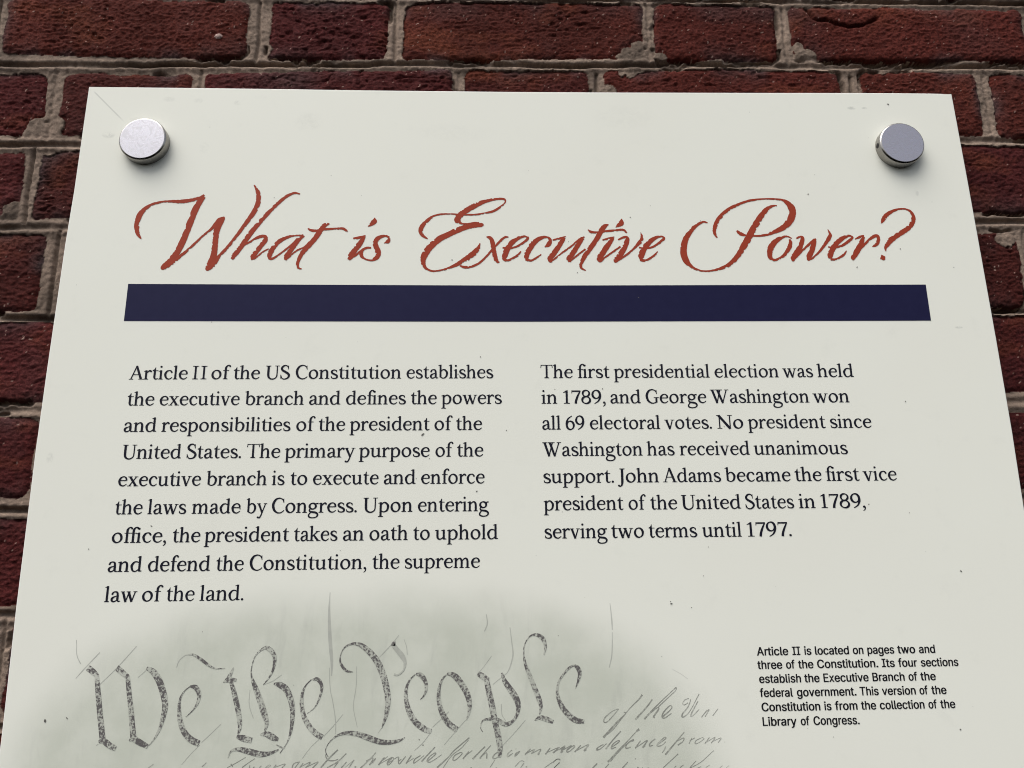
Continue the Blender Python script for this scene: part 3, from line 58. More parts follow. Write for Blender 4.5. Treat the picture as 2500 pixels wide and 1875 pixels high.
SANS_DATA = {".":[188,[[[95,-4],[83,-3],[73,1],[63,9],[55,18],[51,29],[50,41],[51,53],[55,64],[63,73],[73,81],[83,85],[95,87],[107,85],[118,81],[128,73],[135,64],[140,53],[141,41],[140,29],[135,18],[128,9],[118,1],[107,-3]]]],"A":[480,[[[16,0],[201,509],[276,509],[463,0],[395,0],[287,302],[280,323],[272,346],[264,372],[255,402],[244,438],[232,478],[245,478],[233,437],[222,402],[213,371],[204,345],[197,322],[191,302],[85,0]],[[110,142],[110,199],[370,199],[370,142]]]],"B":[456,[[[60,0],[60,509],[241,509],[274,507],[304,501],[329,491],[350,477],[367,461],[381,442],[390,421],[396,398],[398,374],[397,353],[393,336],[387,320],[378,307],[368,295],[356,286],[343,278],[329,272],[315,267],[315,262],[331,260],[347,254],[363,245],[378,234],[391,220],[402,203],[411,184],[416,161],[418,136],[416,111],[410,88],[400,67],[386,48],[368,31],[344,18],[317,8],[284,2],[247,0]],[[125,57],[245,57],[281,60],[309,67],[330,80],[344,96],[353,115],[355,137],[354,153],[350,169],[342,184],[333,197],[320,209],[306,218],[289,225],[269,229],[248,231],[125,231]],[[125,285],[238,285],[256,287],[273,290],[288,296],[302,304],[314,314],[323,326],[330,340],[335,355],[336,372],[333,393],[326,412],[313,429],[294,442],[270,449],[240,452],[125,452]]]],"C":[510,[[[267,-7],[225,-3],[186,7],[150,25],[119,49],[92,79],[70,115],[53,157],[44,203],[40,254],[44,305],[53,352],[70,393],[92,429],[119,459],[150,484],[186,501],[225,512],[267,516],[293,514],[317,511],[340,504],[362,496],[383,485],[402,471],[419,456],[435,438],[448,418],[459,397],[467,373],[473,348],[408,348],[404,365],[397,380],[389,395],[380,407],[369,418],[357,428],[344,437],[330,444],[315,449],[300,453],[284,455],[267,456],[237,453],[209,445],[184,432],[161,414],[141,391],[125,364],[113,332],[106,295],[103,254],[106,213],[113,177],[125,145],[141,117],[161,94],[184,76],[210,63],[237,56],[267,53],[284,54],[300,56],[315,60],[330,65],[344,72],[357,81],[369,90],[380,102],[389,114],[397,128],[404,144],[408,160],[473,160],[467,135],[459,112],[448,91],[435,71],[420,53],[402,38],[383,24],[363,13],[341,5],[317,-2],[293,-6]]]],"E":[419,[[[60,0],[60,509],[372,509],[372,452],[125,452],[125,286],[355,286],[355,229],[125,229],[125,57],[375,57],[375,0]]]],"I":[301,[[[31,0],[31,57],[118,57],[118,452],[31,452],[31,509],[269,509],[269,452],[183,452],[183,57],[269,57],[269,0]]]],"L":[393,[[[60,0],[60,509],[125,509],[125,57],[361,57],[361,0]]]],"T":[449,[[[32,452],[32,509],[417,509],[417,452],[257,452],[257,0],[193,0],[193,452]]]],"a":[389,[[[160,-9],[137,-7],[115,-3],[94,5],[76,15],[60,29],[48,45],[38,63],[32,84],[30,108],[32,128],[36,146],[43,161],[53,174],[64,184],[78,193],[92,200],[108,206],[125,211],[143,214],[161,217],[178,220],[200,223],[218,225],[234,227],[247,229],[257,231],[265,235],[271,240],[274,246],[276,255],[276,257],[275,272],[272,285],[267,297],[260,307],[251,315],[240,322],[227,327],[212,330],[196,331],[178,330],[163,327],[149,322],[137,316],[127,309],[118,301],[110,292],[104,283],[100,274],[41,291],[51,313],[64,331],[79,346],[95,358],[114,368],[133,375],[153,380],[173,383],[194,384],[208,384],[223,382],[239,379],[255,375],[271,369],[286,360],[300,350],[312,336],[322,320],[330,301],[335,278],[337,251],[337,0],[277,0],[277,52],[272,52],[267,43],[260,34],[252,25],[242,16],[229,8],[215,1],[199,-4],[181,-7]],[[170,45],[192,47],[211,51],[228,59],[242,68],[254,80],[263,93],[270,108],[274,122],[276,138],[276,190],[272,187],[267,184],[259,182],[251,180],[241,178],[231,176],[221,174],[210,173],[200,171],[191,170],[182,169],[175,168],[161,166],[147,163],[134,159],[122,153],[112,147],[103,139],[97,130],[93,118],[92,105],[93,93],[96,82],[102,72],[109,64],[119,57],[130,52],[142,48],[156,46]]]],"b":[424,[[[229,-8],[208,-7],[189,-3],[172,4],[159,12],[147,21],[138,31],[130,41],[123,50],[118,59],[112,59],[112,0],[53,0],[53,509],[114,509],[114,319],[118,319],[123,327],[130,336],[137,346],[147,355],[158,364],[171,373],[188,379],[207,383],[229,384],[259,382],[287,374],[313,361],[335,342],[354,320],[370,293],[381,261],[388,227],[390,189],[388,151],[381,116],[370,84],[355,57],[336,34],[313,16],[288,3],[260,-6]],[[220,47],[242,49],[262,55],[279,66],[294,80],[306,97],[316,117],[323,139],[327,163],[328,189],[327,215],[323,239],[316,261],[307,281],[295,298],[280,311],[262,322],[243,328],[220,330],[198,328],[178,322],[161,312],[147,299],[134,282],[125,263],[118,241],[114,216],[113,189],[114,162],[118,138],[125,115],[135,95],[147,78],[162,65],[179,55],[198,49]]]],"c":[396,[[[207,-8],[174,-5],[144,3],[117,16],[93,35],[72,58],[56,85],[44,116],[37,150],[34,187],[37,225],[44,260],[56,291],[72,318],[93,341],[117,360],[144,374],[174,382],[207,384],[226,384],[243,381],[260,377],[276,371],[291,364],[305,356],[318,346],[330,335],[340,322],[349,308],[356,293],[362,277],[303,262],[300,272],[295,281],[290,289],[284,297],[278,304],[270,311],[261,316],[252,321],[242,325],[231,328],[220,329],[207,330],[184,328],[163,321],[145,310],[130,296],[118,278],[108,258],[102,236],[98,212],[96,187],[98,163],[102,139],[108,117],[118,97],[130,80],[145,66],[163,55],[184,49],[207,46],[220,47],[232,49],[243,52],[253,55],[262,60],[271,66],[279,73],[285,80],[292,89],[297,98],[301,107],[304,117],[363,102],[357,86],[350,70],[341,56],[331,43],[319,32],[306,21],[292,12],[277,5],[261,-1],[244,-5],[226,-7]]]],"d":[424,[[[195,-8],[165,-6],[137,3],[111,16],[89,34],[70,57],[55,84],[43,116],[36,151],[34,189],[36,227],[43,261],[55,293],[70,320],[89,342],[112,361],[137,374],[165,382],[196,384],[218,383],[237,379],[253,373],[267,364],[278,355],[287,346],[295,336],[301,327],[306,319],[311,319],[311,509],[372,509],[372,0],[313,0],[313,59],[307,59],[301,50],[295,41],[287,31],[277,21],[266,12],[252,4],[236,-3],[217,-7]],[[205,47],[226,49],[246,55],[263,65],[278,78],[290,95],[299,115],[306,138],[310,162],[312,189],[310,216],[306,241],[300,263],[290,282],[278,299],[263,312],[246,322],[227,328],[205,330],[182,328],[162,322],[145,311],[130,298],[118,281],[108,261],[102,239],[98,215],[96,189],[98,163],[102,139],[109,117],[118,97],[130,80],[145,66],[162,55],[182,49]]]],"e":[404,[[[212,-8],[177,-5],[145,3],[117,16],[92,35],[72,58],[56,85],[44,116],[37,150],[34,187],[36,224],[44,258],[55,290],[71,317],[91,340],[115,359],[142,373],[172,382],[205,384],[226,383],[246,380],[266,374],[285,366],[303,355],[319,341],[334,324],[347,305],[357,282],[365,256],[370,227],[371,194],[371,169],[75,169],[75,221],[338,221],[310,202],[308,226],[304,248],[298,269],[288,286],[277,301],[263,314],[246,323],[227,328],[205,330],[183,328],[164,323],[146,313],[131,301],[119,286],[109,270],[102,251],[97,231],[96,211],[96,178],[98,151],[102,127],[110,106],[121,88],[135,73],[151,61],[169,53],[190,48],[212,46],[227,47],[241,49],[254,53],[265,58],[276,65],[285,73],[294,82],[300,93],[306,105],[365,91],[358,72],[348,55],[335,39],[320,26],[302,14],[283,4],[261,-3],[237,-7]]]],"f":[254,[[[228,379],[228,327],[6,327],[6,379]],[[81,0],[81,432],[82,452],[87,470],[96,486],[107,499],[120,510],[135,519],[152,525],[169,529],[187,530],[201,530],[212,529],[222,527],[231,525],[238,523],[243,521],[227,468],[224,470],[220,471],[215,472],[209,473],[202,474],[195,474],[178,472],[164,468],[154,460],[147,449],[143,435],[142,419],[142,0]]]],"g":[425,[[[207,-151],[180,-149],[156,-146],[134,-140],[114,-132],[97,-122],[82,-110],[70,-97],[59,-84],[51,-69],[101,-41],[107,-49],[114,-57],[122,-66],[131,-74],[142,-82],[154,-88],[169,-93],[187,-96],[207,-97],[236,-95],[261,-87],[282,-75],[298,-58],[308,-34],[311,-6],[311,68],[306,68],[301,60],[294,51],[287,41],[277,32],[266,23],[252,16],[236,10],[217,6],[195,5],[165,7],[138,14],[113,27],[90,43],[71,65],[55,90],[43,120],[36,154],[34,191],[36,229],[43,263],[55,293],[71,320],[90,342],[112,361],[138,374],[166,382],[196,384],[218,383],[237,379],[253,373],[267,365],[279,356],[288,346],[296,336],[302,327],[308,319],[313,319],[313,379],[372,379],[372,-9],[370,-40],[363,-67],[350,-90],[334,-109],[314,-124],[291,-136],[265,-144],[237,-149]],[[205,59],[227,61],[246,66],[264,75],[278,87],[290,103],[300,121],[307,142],[311,166],[312,193],[311,219],[307,242],[300,264],[291,283],[279,299],[264,312],[247,322],[227,328],[205,330],[182,328],[163,322],[145,312],[130,298],[118,282],[109,262],[102,241],[98,218],[96,193],[98,167],[102,144],[109,123],[118,104],[131,88],[145,76],[163,66],[183,61]]]],"h":[410,[[[114,227],[114,0],[53,0],[53,509],[114,509],[114,287],[102,287],[116,319],[132,344],[152,362],[175,374],[200,382],[227,384],[252,383],[275,377],[295,369],[313,356],[328,340],[341,321],[350,298],[355,271],[357,240],[357,0],[296,0],[296,235],[293,263],[286,286],[273,304],[256,318],[235,326],[210,329],[192,328],[176,324],[161,317],[147,308],[136,297],[126,283],[119,266],[115,248]]]],"i":[167,[[[53,0],[53,379],[114,379],[114,0]],[[84,443],[73,444],[63,448],[54,455],[47,463],[43,472],[41,483],[43,494],[47,504],[54,512],[63,518],[73,522],[84,524],[95,522],[105,518],[114,512],[121,504],[125,494],[126,483],[125,472],[121,463],[114,455],[105,448],[95,444]]]],"l":[189,[[[139,-2],[112,0],[91,8],[74,20],[62,37],[55,59],[53,84],[53,509],[114,509],[114,99],[114,83],[117,71],[120,62],[126,57],[135,53],[146,52],[152,52],[157,52],[160,53],[164,53],[167,54],[170,54],[181,3],[175,1],[169,0],[162,-1],[154,-2],[147,-2]]]],"m":[610,[[[53,0],[53,379],[112,379],[112,295],[108,295],[114,314],[122,331],[132,346],[144,358],[158,368],[172,376],[187,382],[203,385],[219,386],[245,383],[268,375],[287,361],[303,342],[314,320],[321,295],[312,295],[318,312],[326,329],[337,343],[350,356],[364,366],[381,375],[398,381],[417,385],[437,386],[458,385],[478,380],[497,372],[514,361],[529,346],[541,328],[550,307],[555,283],[557,255],[557,0],[496,0],[496,254],[493,279],[485,298],[473,313],[456,323],[438,329],[419,330],[402,329],[387,326],[374,320],[363,312],[353,302],[345,290],[340,277],[336,263],[335,247],[335,0],[274,0],[274,260],[272,280],[265,297],[253,311],[238,322],[220,328],[199,330],[185,329],[171,326],[158,320],[145,312],[135,302],[126,289],[119,274],[115,257],[114,238],[114,0]]]],"n":[410,[[[114,227],[114,0],[53,0],[53,379],[112,379],[112,287],[102,287],[116,319],[132,344],[152,362],[175,374],[200,382],[227,384],[252,383],[275,377],[295,369],[313,356],[328,340],[341,321],[350,298],[355,271],[357,240],[357,0],[296,0],[296,235],[293,263],[286,286],[273,304],[256,318],[235,326],[210,329],[192,328],[176,324],[161,317],[147,308],[136,297],[126,283],[119,266],[115,248]]]],"o":[415,[[[207,-8],[174,-5],[144,3],[117,16],[93,35],[72,58],[56,85],[44,116],[37,150],[34,187],[37,225],[44,260],[56,291],[72,318],[93,341],[117,360],[144,374],[174,382],[207,384],[241,382],[271,374],[299,360],[323,341],[343,318],[359,291],[371,260],[379,225],[381,187],[379,150],[371,116],[359,85],[343,58],[323,35],[299,16],[271,3],[241,-5]],[[207,46],[231,49],[252,55],[270,66],[285,80],[298,97],[307,117],[314,139],[318,163],[319,187],[318,212],[314,236],[307,258],[298,278],[285,296],[270,310],[252,321],[231,328],[207,330],[184,328],[163,321],[145,310],[130,296],[118,278],[108,258],[102,236],[98,212],[96,187],[98,163],[102,139],[108,117],[118,97],[130,80],[145,66],[163,55],[184,49]]]],"p":[424,[[[53,-143],[53,379],[112,379],[112,319],[118,319],[123,327],[130,336],[137,346],[147,355],[158,364],[171,373],[188,379],[207,383],[229,384],[259,382],[287,374],[313,361],[335,342],[354,320],[370,293],[381,261],[388,227],[390,189],[388,151],[381,116],[370,84],[355,57],[336,34],[313,16],[288,3],[260,-6],[229,-8],[208,-7],[189,-3],[173,4],[159,12],[147,21],[138,31],[130,41],[124,50],[118,59],[114,59],[114,-143]],[[220,47],[242,49],[262,55],[279,66],[294,80],[306,97],[316,117],[323,139],[327,163],[328,189],[327,215],[323,239],[316,261],[307,281],[295,298],[280,311],[262,322],[243,328],[220,330],[198,328],[178,322],[161,312],[147,299],[134,282],[125,263],[118,241],[114,216],[113,189],[114,162],[118,138],[125,115],[135,95],[147,78],[162,65],[179,55],[198,49]]]],"r":[259,[[[53,0],[53,379],[112,379],[112,321],[115,321],[124,339],[137,354],[152,367],[171,377],[191,383],[213,385],[218,385],[223,385],[229,384],[235,384],[240,384],[243,384],[243,322],[241,323],[236,324],[230,324],[223,325],[215,326],[207,326],[190,324],[174,321],[159,315],[146,306],[135,296],[126,284],[119,269],[115,254],[114,237],[114,0]]]],"s":[365,[[[182,-8],[157,-7],[133,-3],[112,3],[93,12],[76,24],[62,38],[50,54],[41,73],[36,94],[94,107],[101,87],[111,72],[124,60],[141,52],[160,47],[181,45],[206,47],[227,53],[244,62],[258,74],[265,88],[268,103],[266,115],[262,126],[254,136],[243,144],[229,150],[212,155],[149,170],[118,180],[92,192],[72,208],[58,227],[50,249],[47,274],[49,295],[55,314],[65,332],[79,347],[95,360],[115,370],[137,378],[161,383],[187,384],[212,383],[234,379],[254,372],[271,363],[286,352],[299,339],[309,324],[318,308],[324,290],[268,277],[262,291],[254,304],[243,316],[228,325],[210,331],[187,333],[166,331],[147,326],[131,317],[119,305],[111,292],[109,277],[110,264],[115,253],[124,243],[136,235],[152,229],[172,223],[229,209],[261,200],[287,187],[306,171],[320,153],[328,131],[331,107],[329,85],[323,65],[312,47],[298,31],[281,18],[260,6],[236,-2],[210,-7]]]],"t":[227,[[[204,379],[204,327],[6,327],[6,379]],[[65,471],[126,471],[126,98],[127,83],[130,70],[136,61],[144,55],[156,51],[170,50],[175,50],[180,50],[185,51],[191,52],[197,53],[202,54],[213,2],[207,0],[200,-2],[192,-3],[184,-3],[176,-4],[168,-4],[138,-1],[113,7],[92,21],[77,41],[68,64],[65,93]]]],"u":[410,[[[182,-5],[158,-3],[135,2],[115,11],[97,23],[82,39],[69,59],[60,82],[54,109],[53,139],[53,379],[114,379],[114,144],[116,117],[124,94],[137,75],[154,61],[175,53],[200,50],[218,51],[234,55],[249,62],[263,71],[274,83],[283,97],[290,113],[295,132],[296,153],[296,379],[357,379],[357,0],[298,0],[298,92],[307,92],[294,60],[277,35],[257,17],[234,5],[209,-3]]]],"v":[389,[[[163,0],[17,379],[84,379],[165,155],[173,132],[180,110],[187,87],[193,64],[199,42],[206,21],[184,21],[191,42],[197,64],[203,87],[209,110],[216,132],[224,155],[305,379],[371,379],[226,0]]]],"w":[567,[[[138,0],[23,379],[87,379],[133,214],[140,190],[147,164],[154,137],[161,107],[168,75],[175,41],[165,41],[172,74],[179,105],[186,135],[192,163],[199,189],[206,214],[252,379],[316,379],[362,214],[368,189],[375,163],[382,136],[388,106],[395,75],[402,41],[391,41],[399,75],[406,106],[413,135],[420,163],[427,189],[434,214],[480,379],[545,379],[429,0],[368,0],[319,172],[314,189],[309,207],[305,225],[300,243],[295,262],[291,280],[286,299],[281,318],[277,338],[291,338],[286,319],[281,299],[277,280],[272,262],[267,243],[263,225],[258,207],[253,189],[248,172],[199,0]]]],"x":[379,[[[21,0],[171,218],[171,171],[29,379],[100,379],[147,306],[159,287],[170,270],[179,253],[188,237],[198,221],[207,206],[175,206],[185,221],[194,237],[202,253],[211,270],[222,287],[233,306],[282,379],[352,379],[209,169],[209,214],[358,0],[287,0],[231,85],[219,103],[209,120],[200,136],[191,152],[182,167],[173,182],[205,182],[195,167],[187,152],[178,136],[170,120],[160,103],[148,85],[91,0]]]],"y":[389,[[[47,-139],[61,-86],[71,-87],[83,-89],[94,-90],[104,-89],[113,-86],[122,-81],[130,-74],[138,-64],[145,-51],[151,-36],[163,-1],[17,379],[84,379],[165,155],[173,132],[180,109],[187,87],[193,64],[199,42],[206,21],[184,21],[190,42],[196,64],[202,87],[209,110],[216,132],[224,155],[305,379],[371,379],[204,-58],[196,-77],[187,-93],[177,-107],[165,-119],[153,-128],[139,-136],[125,-141],[109,-144],[91,-145],[82,-145],[73,-144],[65,-143],[57,-142],[52,-140]]]]}
CRACK = [[255.1,100.8],[259.6,92.1],[263.6,89.4],[271.2,89.7],[281.6,85.5],[292.1,83.5],[304.2,84.9],[310.5,87.7],[317.0,91.5]]
PEBBLE = [-267.4,65.9,2.64]
SPECKS = [[-82.4,-290.5,0.74],[-20.6,-287.6,0.4],[-56.7,-244.4,0.5],[80.2,-115.1,0.37],[36.3,-162.5,0.37],[-39.7,-230.9,0.4],[-330.9,-482.9,0.81],[95.0,-412.9,0.5],[94.6,-411.4,0.31],[303.5,-10.7,0.56],[290.1,-498.5,0.37],[245.4,-344.4,0.43],[-273.6,-355.2,0.37],[226.7,-94.1,0.31],[226.6,-94.3,0.37]]
PAL = [(0.078, 0.0155, 0.0110), (0.064, 0.0140, 0.0115), (0.078, 0.0162, 0.0110), (0.071, 0.0138, 0.0132), (0.069, 0.0152, 0.0122)]
MORT = (0.225, 0.168, 0.130)

# ------------------------------------------------------------------ helpers
def empty(name, loc, label, cat):
    o = bpy.data.objects.new(name, None); o.empty_display_size = 0.1; col.objects.link(o)
    o.location = loc; o['label'] = label; o['category'] = cat
    return o

def link_mesh(name, me, m, parent, label=None):
    o = bpy.data.objects.new(name, me); col.objects.link(o)
    if m: me.materials.append(m)
    if parent:
        o.parent = parent; bpy.context.view_layer.update()
        o.matrix_parent_inverse = Matrix.Identity(4)
        o.location = -parent_world(parent)
    if label: o['label'] = label
    return o

def parent_world(p):
    v = Vector((0, 0, 0))
    while p is not None:
        v += p.location; p = p.parent
    return v

def catmull(pts, n):
    P = np.array(pts, float)
    if len(P) == 2:
        t = np.linspace(0, 1, n+1)[:, None]; return P[0]*(1-t) + P[1]*t
    E = np.vstack([2*P[0]-P[1], P, 2*P[-1]-P[-2]]); out = []
    for i in range(1, len(E)-2):
        p0, p1, p2, p3 = E[i-1], E[i], E[i+1], E[i+2]
        t = np.linspace(0, 1, n, endpoint=False)[:, None]
        c = 0.5*((2*p1) + (-p0+p2)*t + (2*p0-5*p1+4*p2-p3)*t*t + (-p0+3*p1-3*p2+p3)*t**3)
        out.append(c)
    out.append(E[-2][None]); C = np.vstack(out)
    C[:, 2] = np.maximum(C[:, 2], min(p[2] for p in pts)*0.8)
    return C

def hull(q):
    q = sorted(set((float(a), float(b)) for a, b in q))
    if len(q) < 3: return None
    def half(s):
        h = []
        for p in s:
            while len(h) > 1 and (h[-1][0]-h[-2][0])*(p[1]-h[-2][1]) - (h[-1][1]-h[-2][1])*(p[0]-h[-2][0]) <= 1e-12: h.pop()
            h.append(p)
        return h
    a = half(q); b = half(q[::-1]); h = a[:-1] + b[:-1]
    return h if len(h) > 2 else None

def stroke_quads(pts, n=5, rough=0.0, rng=None):
    """a pen stroke of varying width as a run of small convex polygons"""
    if rough: n = max(n, 8)
    C = catmull(pts, n); T = np.gradient(C[:, :2], axis=0)
    T /= np.maximum(np.linalg.norm(T, axis=1), 1e-9)[:, None]
    N = np.stack([-T[:, 1], T[:, 0]], 1); hw = C[:, 2]/2
    a = hw.copy(); b = hw.copy()
    if rough:
        seg = np.concatenate([[0], np.cumsum(np.linalg.norm(np.diff(C[:, :2], axis=0), axis=1))])
        L = seg[-1]; k = max(3, int(L/0.9)); knots = np.sort(rng.uniform(0, L, k))
        v = -np.abs(rng.normal(0, rough, k)); w = -np.abs(rng.normal(0, rough*0.35, k))
        i = np.clip(np.searchsorted(knots, seg) - 1, 0, k-1); u = np.clip((seg - knots[i])/1.2, 0, 1)
        wide = np.clip(C[:, 2]/3.0, 0.15, 1)
        b += v[i]*(1-0.6*u)*wide; a += w[i]*(1-u)*wide
    A = C[:, :2] + N*a[:, None]; B = C[:, :2] - N*b[:, None]; out = []
    for i in range(len(C)-1):
        h = hull([A[i], A[i+1], B[i+1], B[i]])
        if h: out.append(h)
    return out

def disc_poly(x, y, r, n=14):
    return [(x + r*math.cos(2*math.pi*i/n), y + r*math.sin(2*math.pi*i/n)) for i in range(n)]

def union(polys, eps=1e-5):
    """the union of overlapping polygons as clean triangles in one plane"""
    V = []; Fc = []
    for p in polys:
        if sum(a[0]*c[1]-c[0]*a[1] for a, c in zip(p, p[1:]+p[:1])) < 0: p = p[::-1]
        k = len(V); V += [Vector(q) for q in p]; Fc.append(list(range(k, k+len(p))))
    v, e, f, ov, oe, of = delaunay_2d_cdt(V, [], Fc, 0, eps)
    tr = [t for t, s in zip(f, of) if len(s)]
    return np.array([(p.x, p.y) for p in v]), tr

def winding_fill(loops):
    """an outline letter (contours, non-zero winding) as triangles"""
    V = []; Fc = []
    for p in loops:
        k = len(V); V += [Vector(q) for q in p]; Fc.append(list(range(k, k+len(p))))
    v, e, f, ov, oe, of = delaunay_2d_cdt(V, [], Fc, 0, 1e-5); tr = []
    for t in f:
        cx = sum(v[i].x for i in t)/len(t); cy = sum(v[i].y for i in t)/len(t); w = 0
        for p in loops:
            for (x0, y0), (x1, y1) in zip(p, p[1:]+p[:1]):
                if (y0 <= cy) != (y1 <= cy):
                    x = x0 + (cy-y0)/(y1-y0)*(x1-x0)
                    if x > cx: w += 1 if y1 > y0 else -1
        if w: tr.append(t)
    return np.array([(p.x, p.y) for p in v]), tr

class Flat:
    """collects flat printed shapes (mm on the sign's face) into one mesh"""
    def __init__(s): s.v = []; s.f = []; s.n = 0
    def add(s, V, T):
        s.v.append(V); s.f += [[i+s.n for i in t] for t in T]; s.n += len(V)
    def build(s, name, m, parent, y, label=None):
        V = np.vstack(s.v); me = bpy.data.meshes.new(name); fs = []
        for t in s.f:
            ar = sum(V[t[i]][0]*V[t[(i+1) % len(t)]][1] - V[t[(i+1) % len(t)]][0]*V[t[i]][1] for i in range(len(t)))
            fs.append(t if ar > 0 else t[::-1])      # seen from -Y
        me.from_pydata([(x/1000, y, ZT + z/1000) for x, z in V], [], fs); me.update()
        return link_mesh(name, me, m, parent, label)

# ------------------------------------------------------------------ materials
def mat(name):
    m = bpy.data.materials.new(name); m.use_nodes = True; t = m.node_tree
    return m, t, t.nodes['Principled BSDF']

class NB:
    """small node-building helper"""
    def __init__(s, t): s.t = t; s.N = t.nodes; s.L = t.links
    def val(s, a, b):
        if isinstance(b, (int, float)): a.default_value = b
        elif isinstance(b, tuple): a.default_value = b
        else: s.L.new(b, a)
    def math(s, op, a, b=0.0, c=None, clamp=False):
        n = s.N.new('ShaderNodeMath'); n.operation = op; n.use_clamp = clamp
        s.val(n.inputs[0], a); s.val(n.inputs[1], b)
        if c is not None: s.val(n.inputs[2], c)
        return n.outputs[0]
    def pos(s):
        g = s.N.new('ShaderNodeNewGeometry'); return g.outputs['Position']
    def xyz(s, v):
        n = s.N.new('ShaderNodeSeparateXYZ'); s.L.new(v, n.inputs[0]); return n.outputs
    def noise(s, v, scale, detail=2.0, rough=0.5, dist=0.0, vec_scale=None):
        if vec_scale:
            mp = s.N.new('ShaderNodeMapping'); mp.inputs['Scale'].default_value = vec_scale; s.L.new(v, mp.inputs['Vector']); v = mp.outputs[0]
        n = s.N.new('ShaderNodeTexNoise'); n.inputs['Scale'].default_value = scale; n.inputs['Detail'].default_value = detail
        n.inputs['Roughness'].default_value = rough; n.inputs['Distortion'].default_value = dist
        s.L.new(v, n.inputs['Vector']); return n.outputs[0]
    def ramp(s, v, a, b, lo=0.0, hi=1.0):
        n = s.N.new('ShaderNodeMapRange'); n.interpolation_type = 'SMOOTHSTEP'
        s.val(n.inputs[0], v); n.inputs[1].default_value = a; n.inputs[2].default_value = b; n.inputs[3].default_value = lo; n.inputs[4].default_value = hi
        return n.outputs[0]
    def mix(s, f, a, b):
        n = s.N.new('ShaderNodeMix'); n.data_type = 'RGBA'; s.val(n.inputs[0], f)
        s.val(n.inputs[6], a); s.val(n.inputs[7], b); return n.outputs[2]
    def bump(s, h, strength, dist):
        n = s.N.new('ShaderNodeBump'); n.inputs['Strength'].default_value = strength; n.inputs['Distance'].default_value = dist
        s.L.new(h, n.inputs['Height']); return n.outputs[0]

BOARD = (0.742, 0.747, 0.668, 1); PARCH = (0.515, 0.535, 0.455, 1)

def board_colour(b):
    """cream face with the faded grey-green print of an old document towards the bottom, scuffs and dust"""
    P = b.pos(); x, y, z = b.xyz(P); zz = b.math('SUBTRACT', z, ZT)
    X = b.math('MULTIPLY', x, 1000); Z = b.math('MULTIPLY', zz, 1000)
    # soft-edged print with a rounded outline
    wob = b.math('MULTIPLY', b.math('SUBTRACT', b.noise(P, 16, 4), 0.5), 20)
    def lobe(cx, cz, rx, rz, p=2.6):
        dx = b.math('DIVIDE', b.math('ABSOLUTE', b.math('SUBTRACT', X, cx)), rx)
        dz = b.math('DIVIDE', b.math('ABSOLUTE', b.math('SUBTRACT', b.math('ADD', Z, wob), cz)), rz)
        return b.math('POWER', b.math('ADD', b.math('POWER', dx, p), b.math('POWER', dz, p)), 1/p)
    d = lobe(-116, -640, 258, 240, 3.1)
    mask = b.ramp(d, 0.86, 1.04, 1.0, 0.0)
    blot = b.noise(P, 28, 5, 0.6); grain = b.noise(P, 700, 2, 0.6)
    pc = b.mix(b.ramp(blot, 0.35, 0.70), PARCH, (0.585, 0.60, 0.52, 1))
    pc = b.mix(b.math('MULTIPLY', b.ramp(b.noise(P, 70, 4, 0.65, 0.6, (1, 1, 0.22)), 0.52, 0.72), 0.50), pc, (0.45, 0.465, 0.405, 1))
    c = b.mix(b.math('MULTIPLY', b.ramp(b.noise(P, 9, 3), 0.3, 0.75), 0.5), BOARD, (0.728, 0.725, 0.645, 1))
    c = b.mix(mask, c, pc)
    # scuffs left by hands and rain: (x, z, rx, rz, strength)
    sm = None
    for (cx, cz, rx, rz, k) in SMUDGES:
        q = b.math('ADD', b.math('POWER', b.math('DIVIDE', b.math('SUBTRACT', X, cx), rx), 2), b.math('POWER', b.math('DIVIDE', b.math('SUBTRACT', Z, cz), rz), 2))
        g = b.math('MULTIPLY', b.ramp(q, 0.0, 1.0, 1.0, 0.0), k)
        sm = g if sm is None else b.math('MAXIMUM', sm, g)
    rag = b.ramp(b.noise(P, 160, 5, 0.72, 1.0), 0.34, 0.66)
    # hairline scratch running from the corner towards the fixing
    t = b.math('ADD', b.math('MULTIPLY', b.math('ADD', X, 356.0), 0.70), b.math('MULTIPLY', b.math('ADD', Z, 3.5), -0.71))
    e = b.math('ADD', b.math('MULTIPLY', b.math('ADD', X, 356.0), 0.71), b.math('MULTIPLY', b.math('ADD', Z, 3.5), 0.70))
    sc = b.math('MULTIPLY', b.ramp(b.math('ABSOLUTE', e), 0.15, 0.9, 1.0, 0.0), b.math('MULTIPLY', b.ramp(t, 0, 4), b.ramp(t, 30, 42, 1.0, 0.0)))
    sm = b.math('MAXIMUM', b.math('MULTIPLY', sm, rag), b.math('MULTIPLY', sc, 0.42))
    # faint general grime
    gr = b.math('MULTIPLY', b.ramp(b.noise(P, 45, 6, 0.65), 0.55, 0.78), 0.07)
    c = b.mix(b.math('MAXIMUM', sm, gr), c, (0.33, 0.34, 0.31, 1))
    c = b.mix(b.math('MULTIPLY', grain, 0.05), c, (0.5, 0.5, 0.45, 1))
    return c, P, mask, X, Z

SMUDGES = [(-339, -44, 6, 3.5, 0.45), (-318, -30, 7, 3, 0.25), (-294, -11, 6, 3, 0.22), (-270, -12, 5, 3, 0.18), (-238, -14, 4, 3, 0.30),
           (-180, -31, 14, 10, 0.13), (272, -14.5, 4.5, 2.0, 0.55), (283, -14.5, 3.0, 1.2, 0.45), (334, -208, 4, 1.2, 0.45), (-351, -306, 3, 5, 0.30),
           (312, -52, 5, 9, 0.10), (80, -25, 30, 14, 0.07), (-60, -40, 40, 10, 0.06), (317, -93, 2, 3, 0.35), (-262, -55, 5, 6, 0.12)]

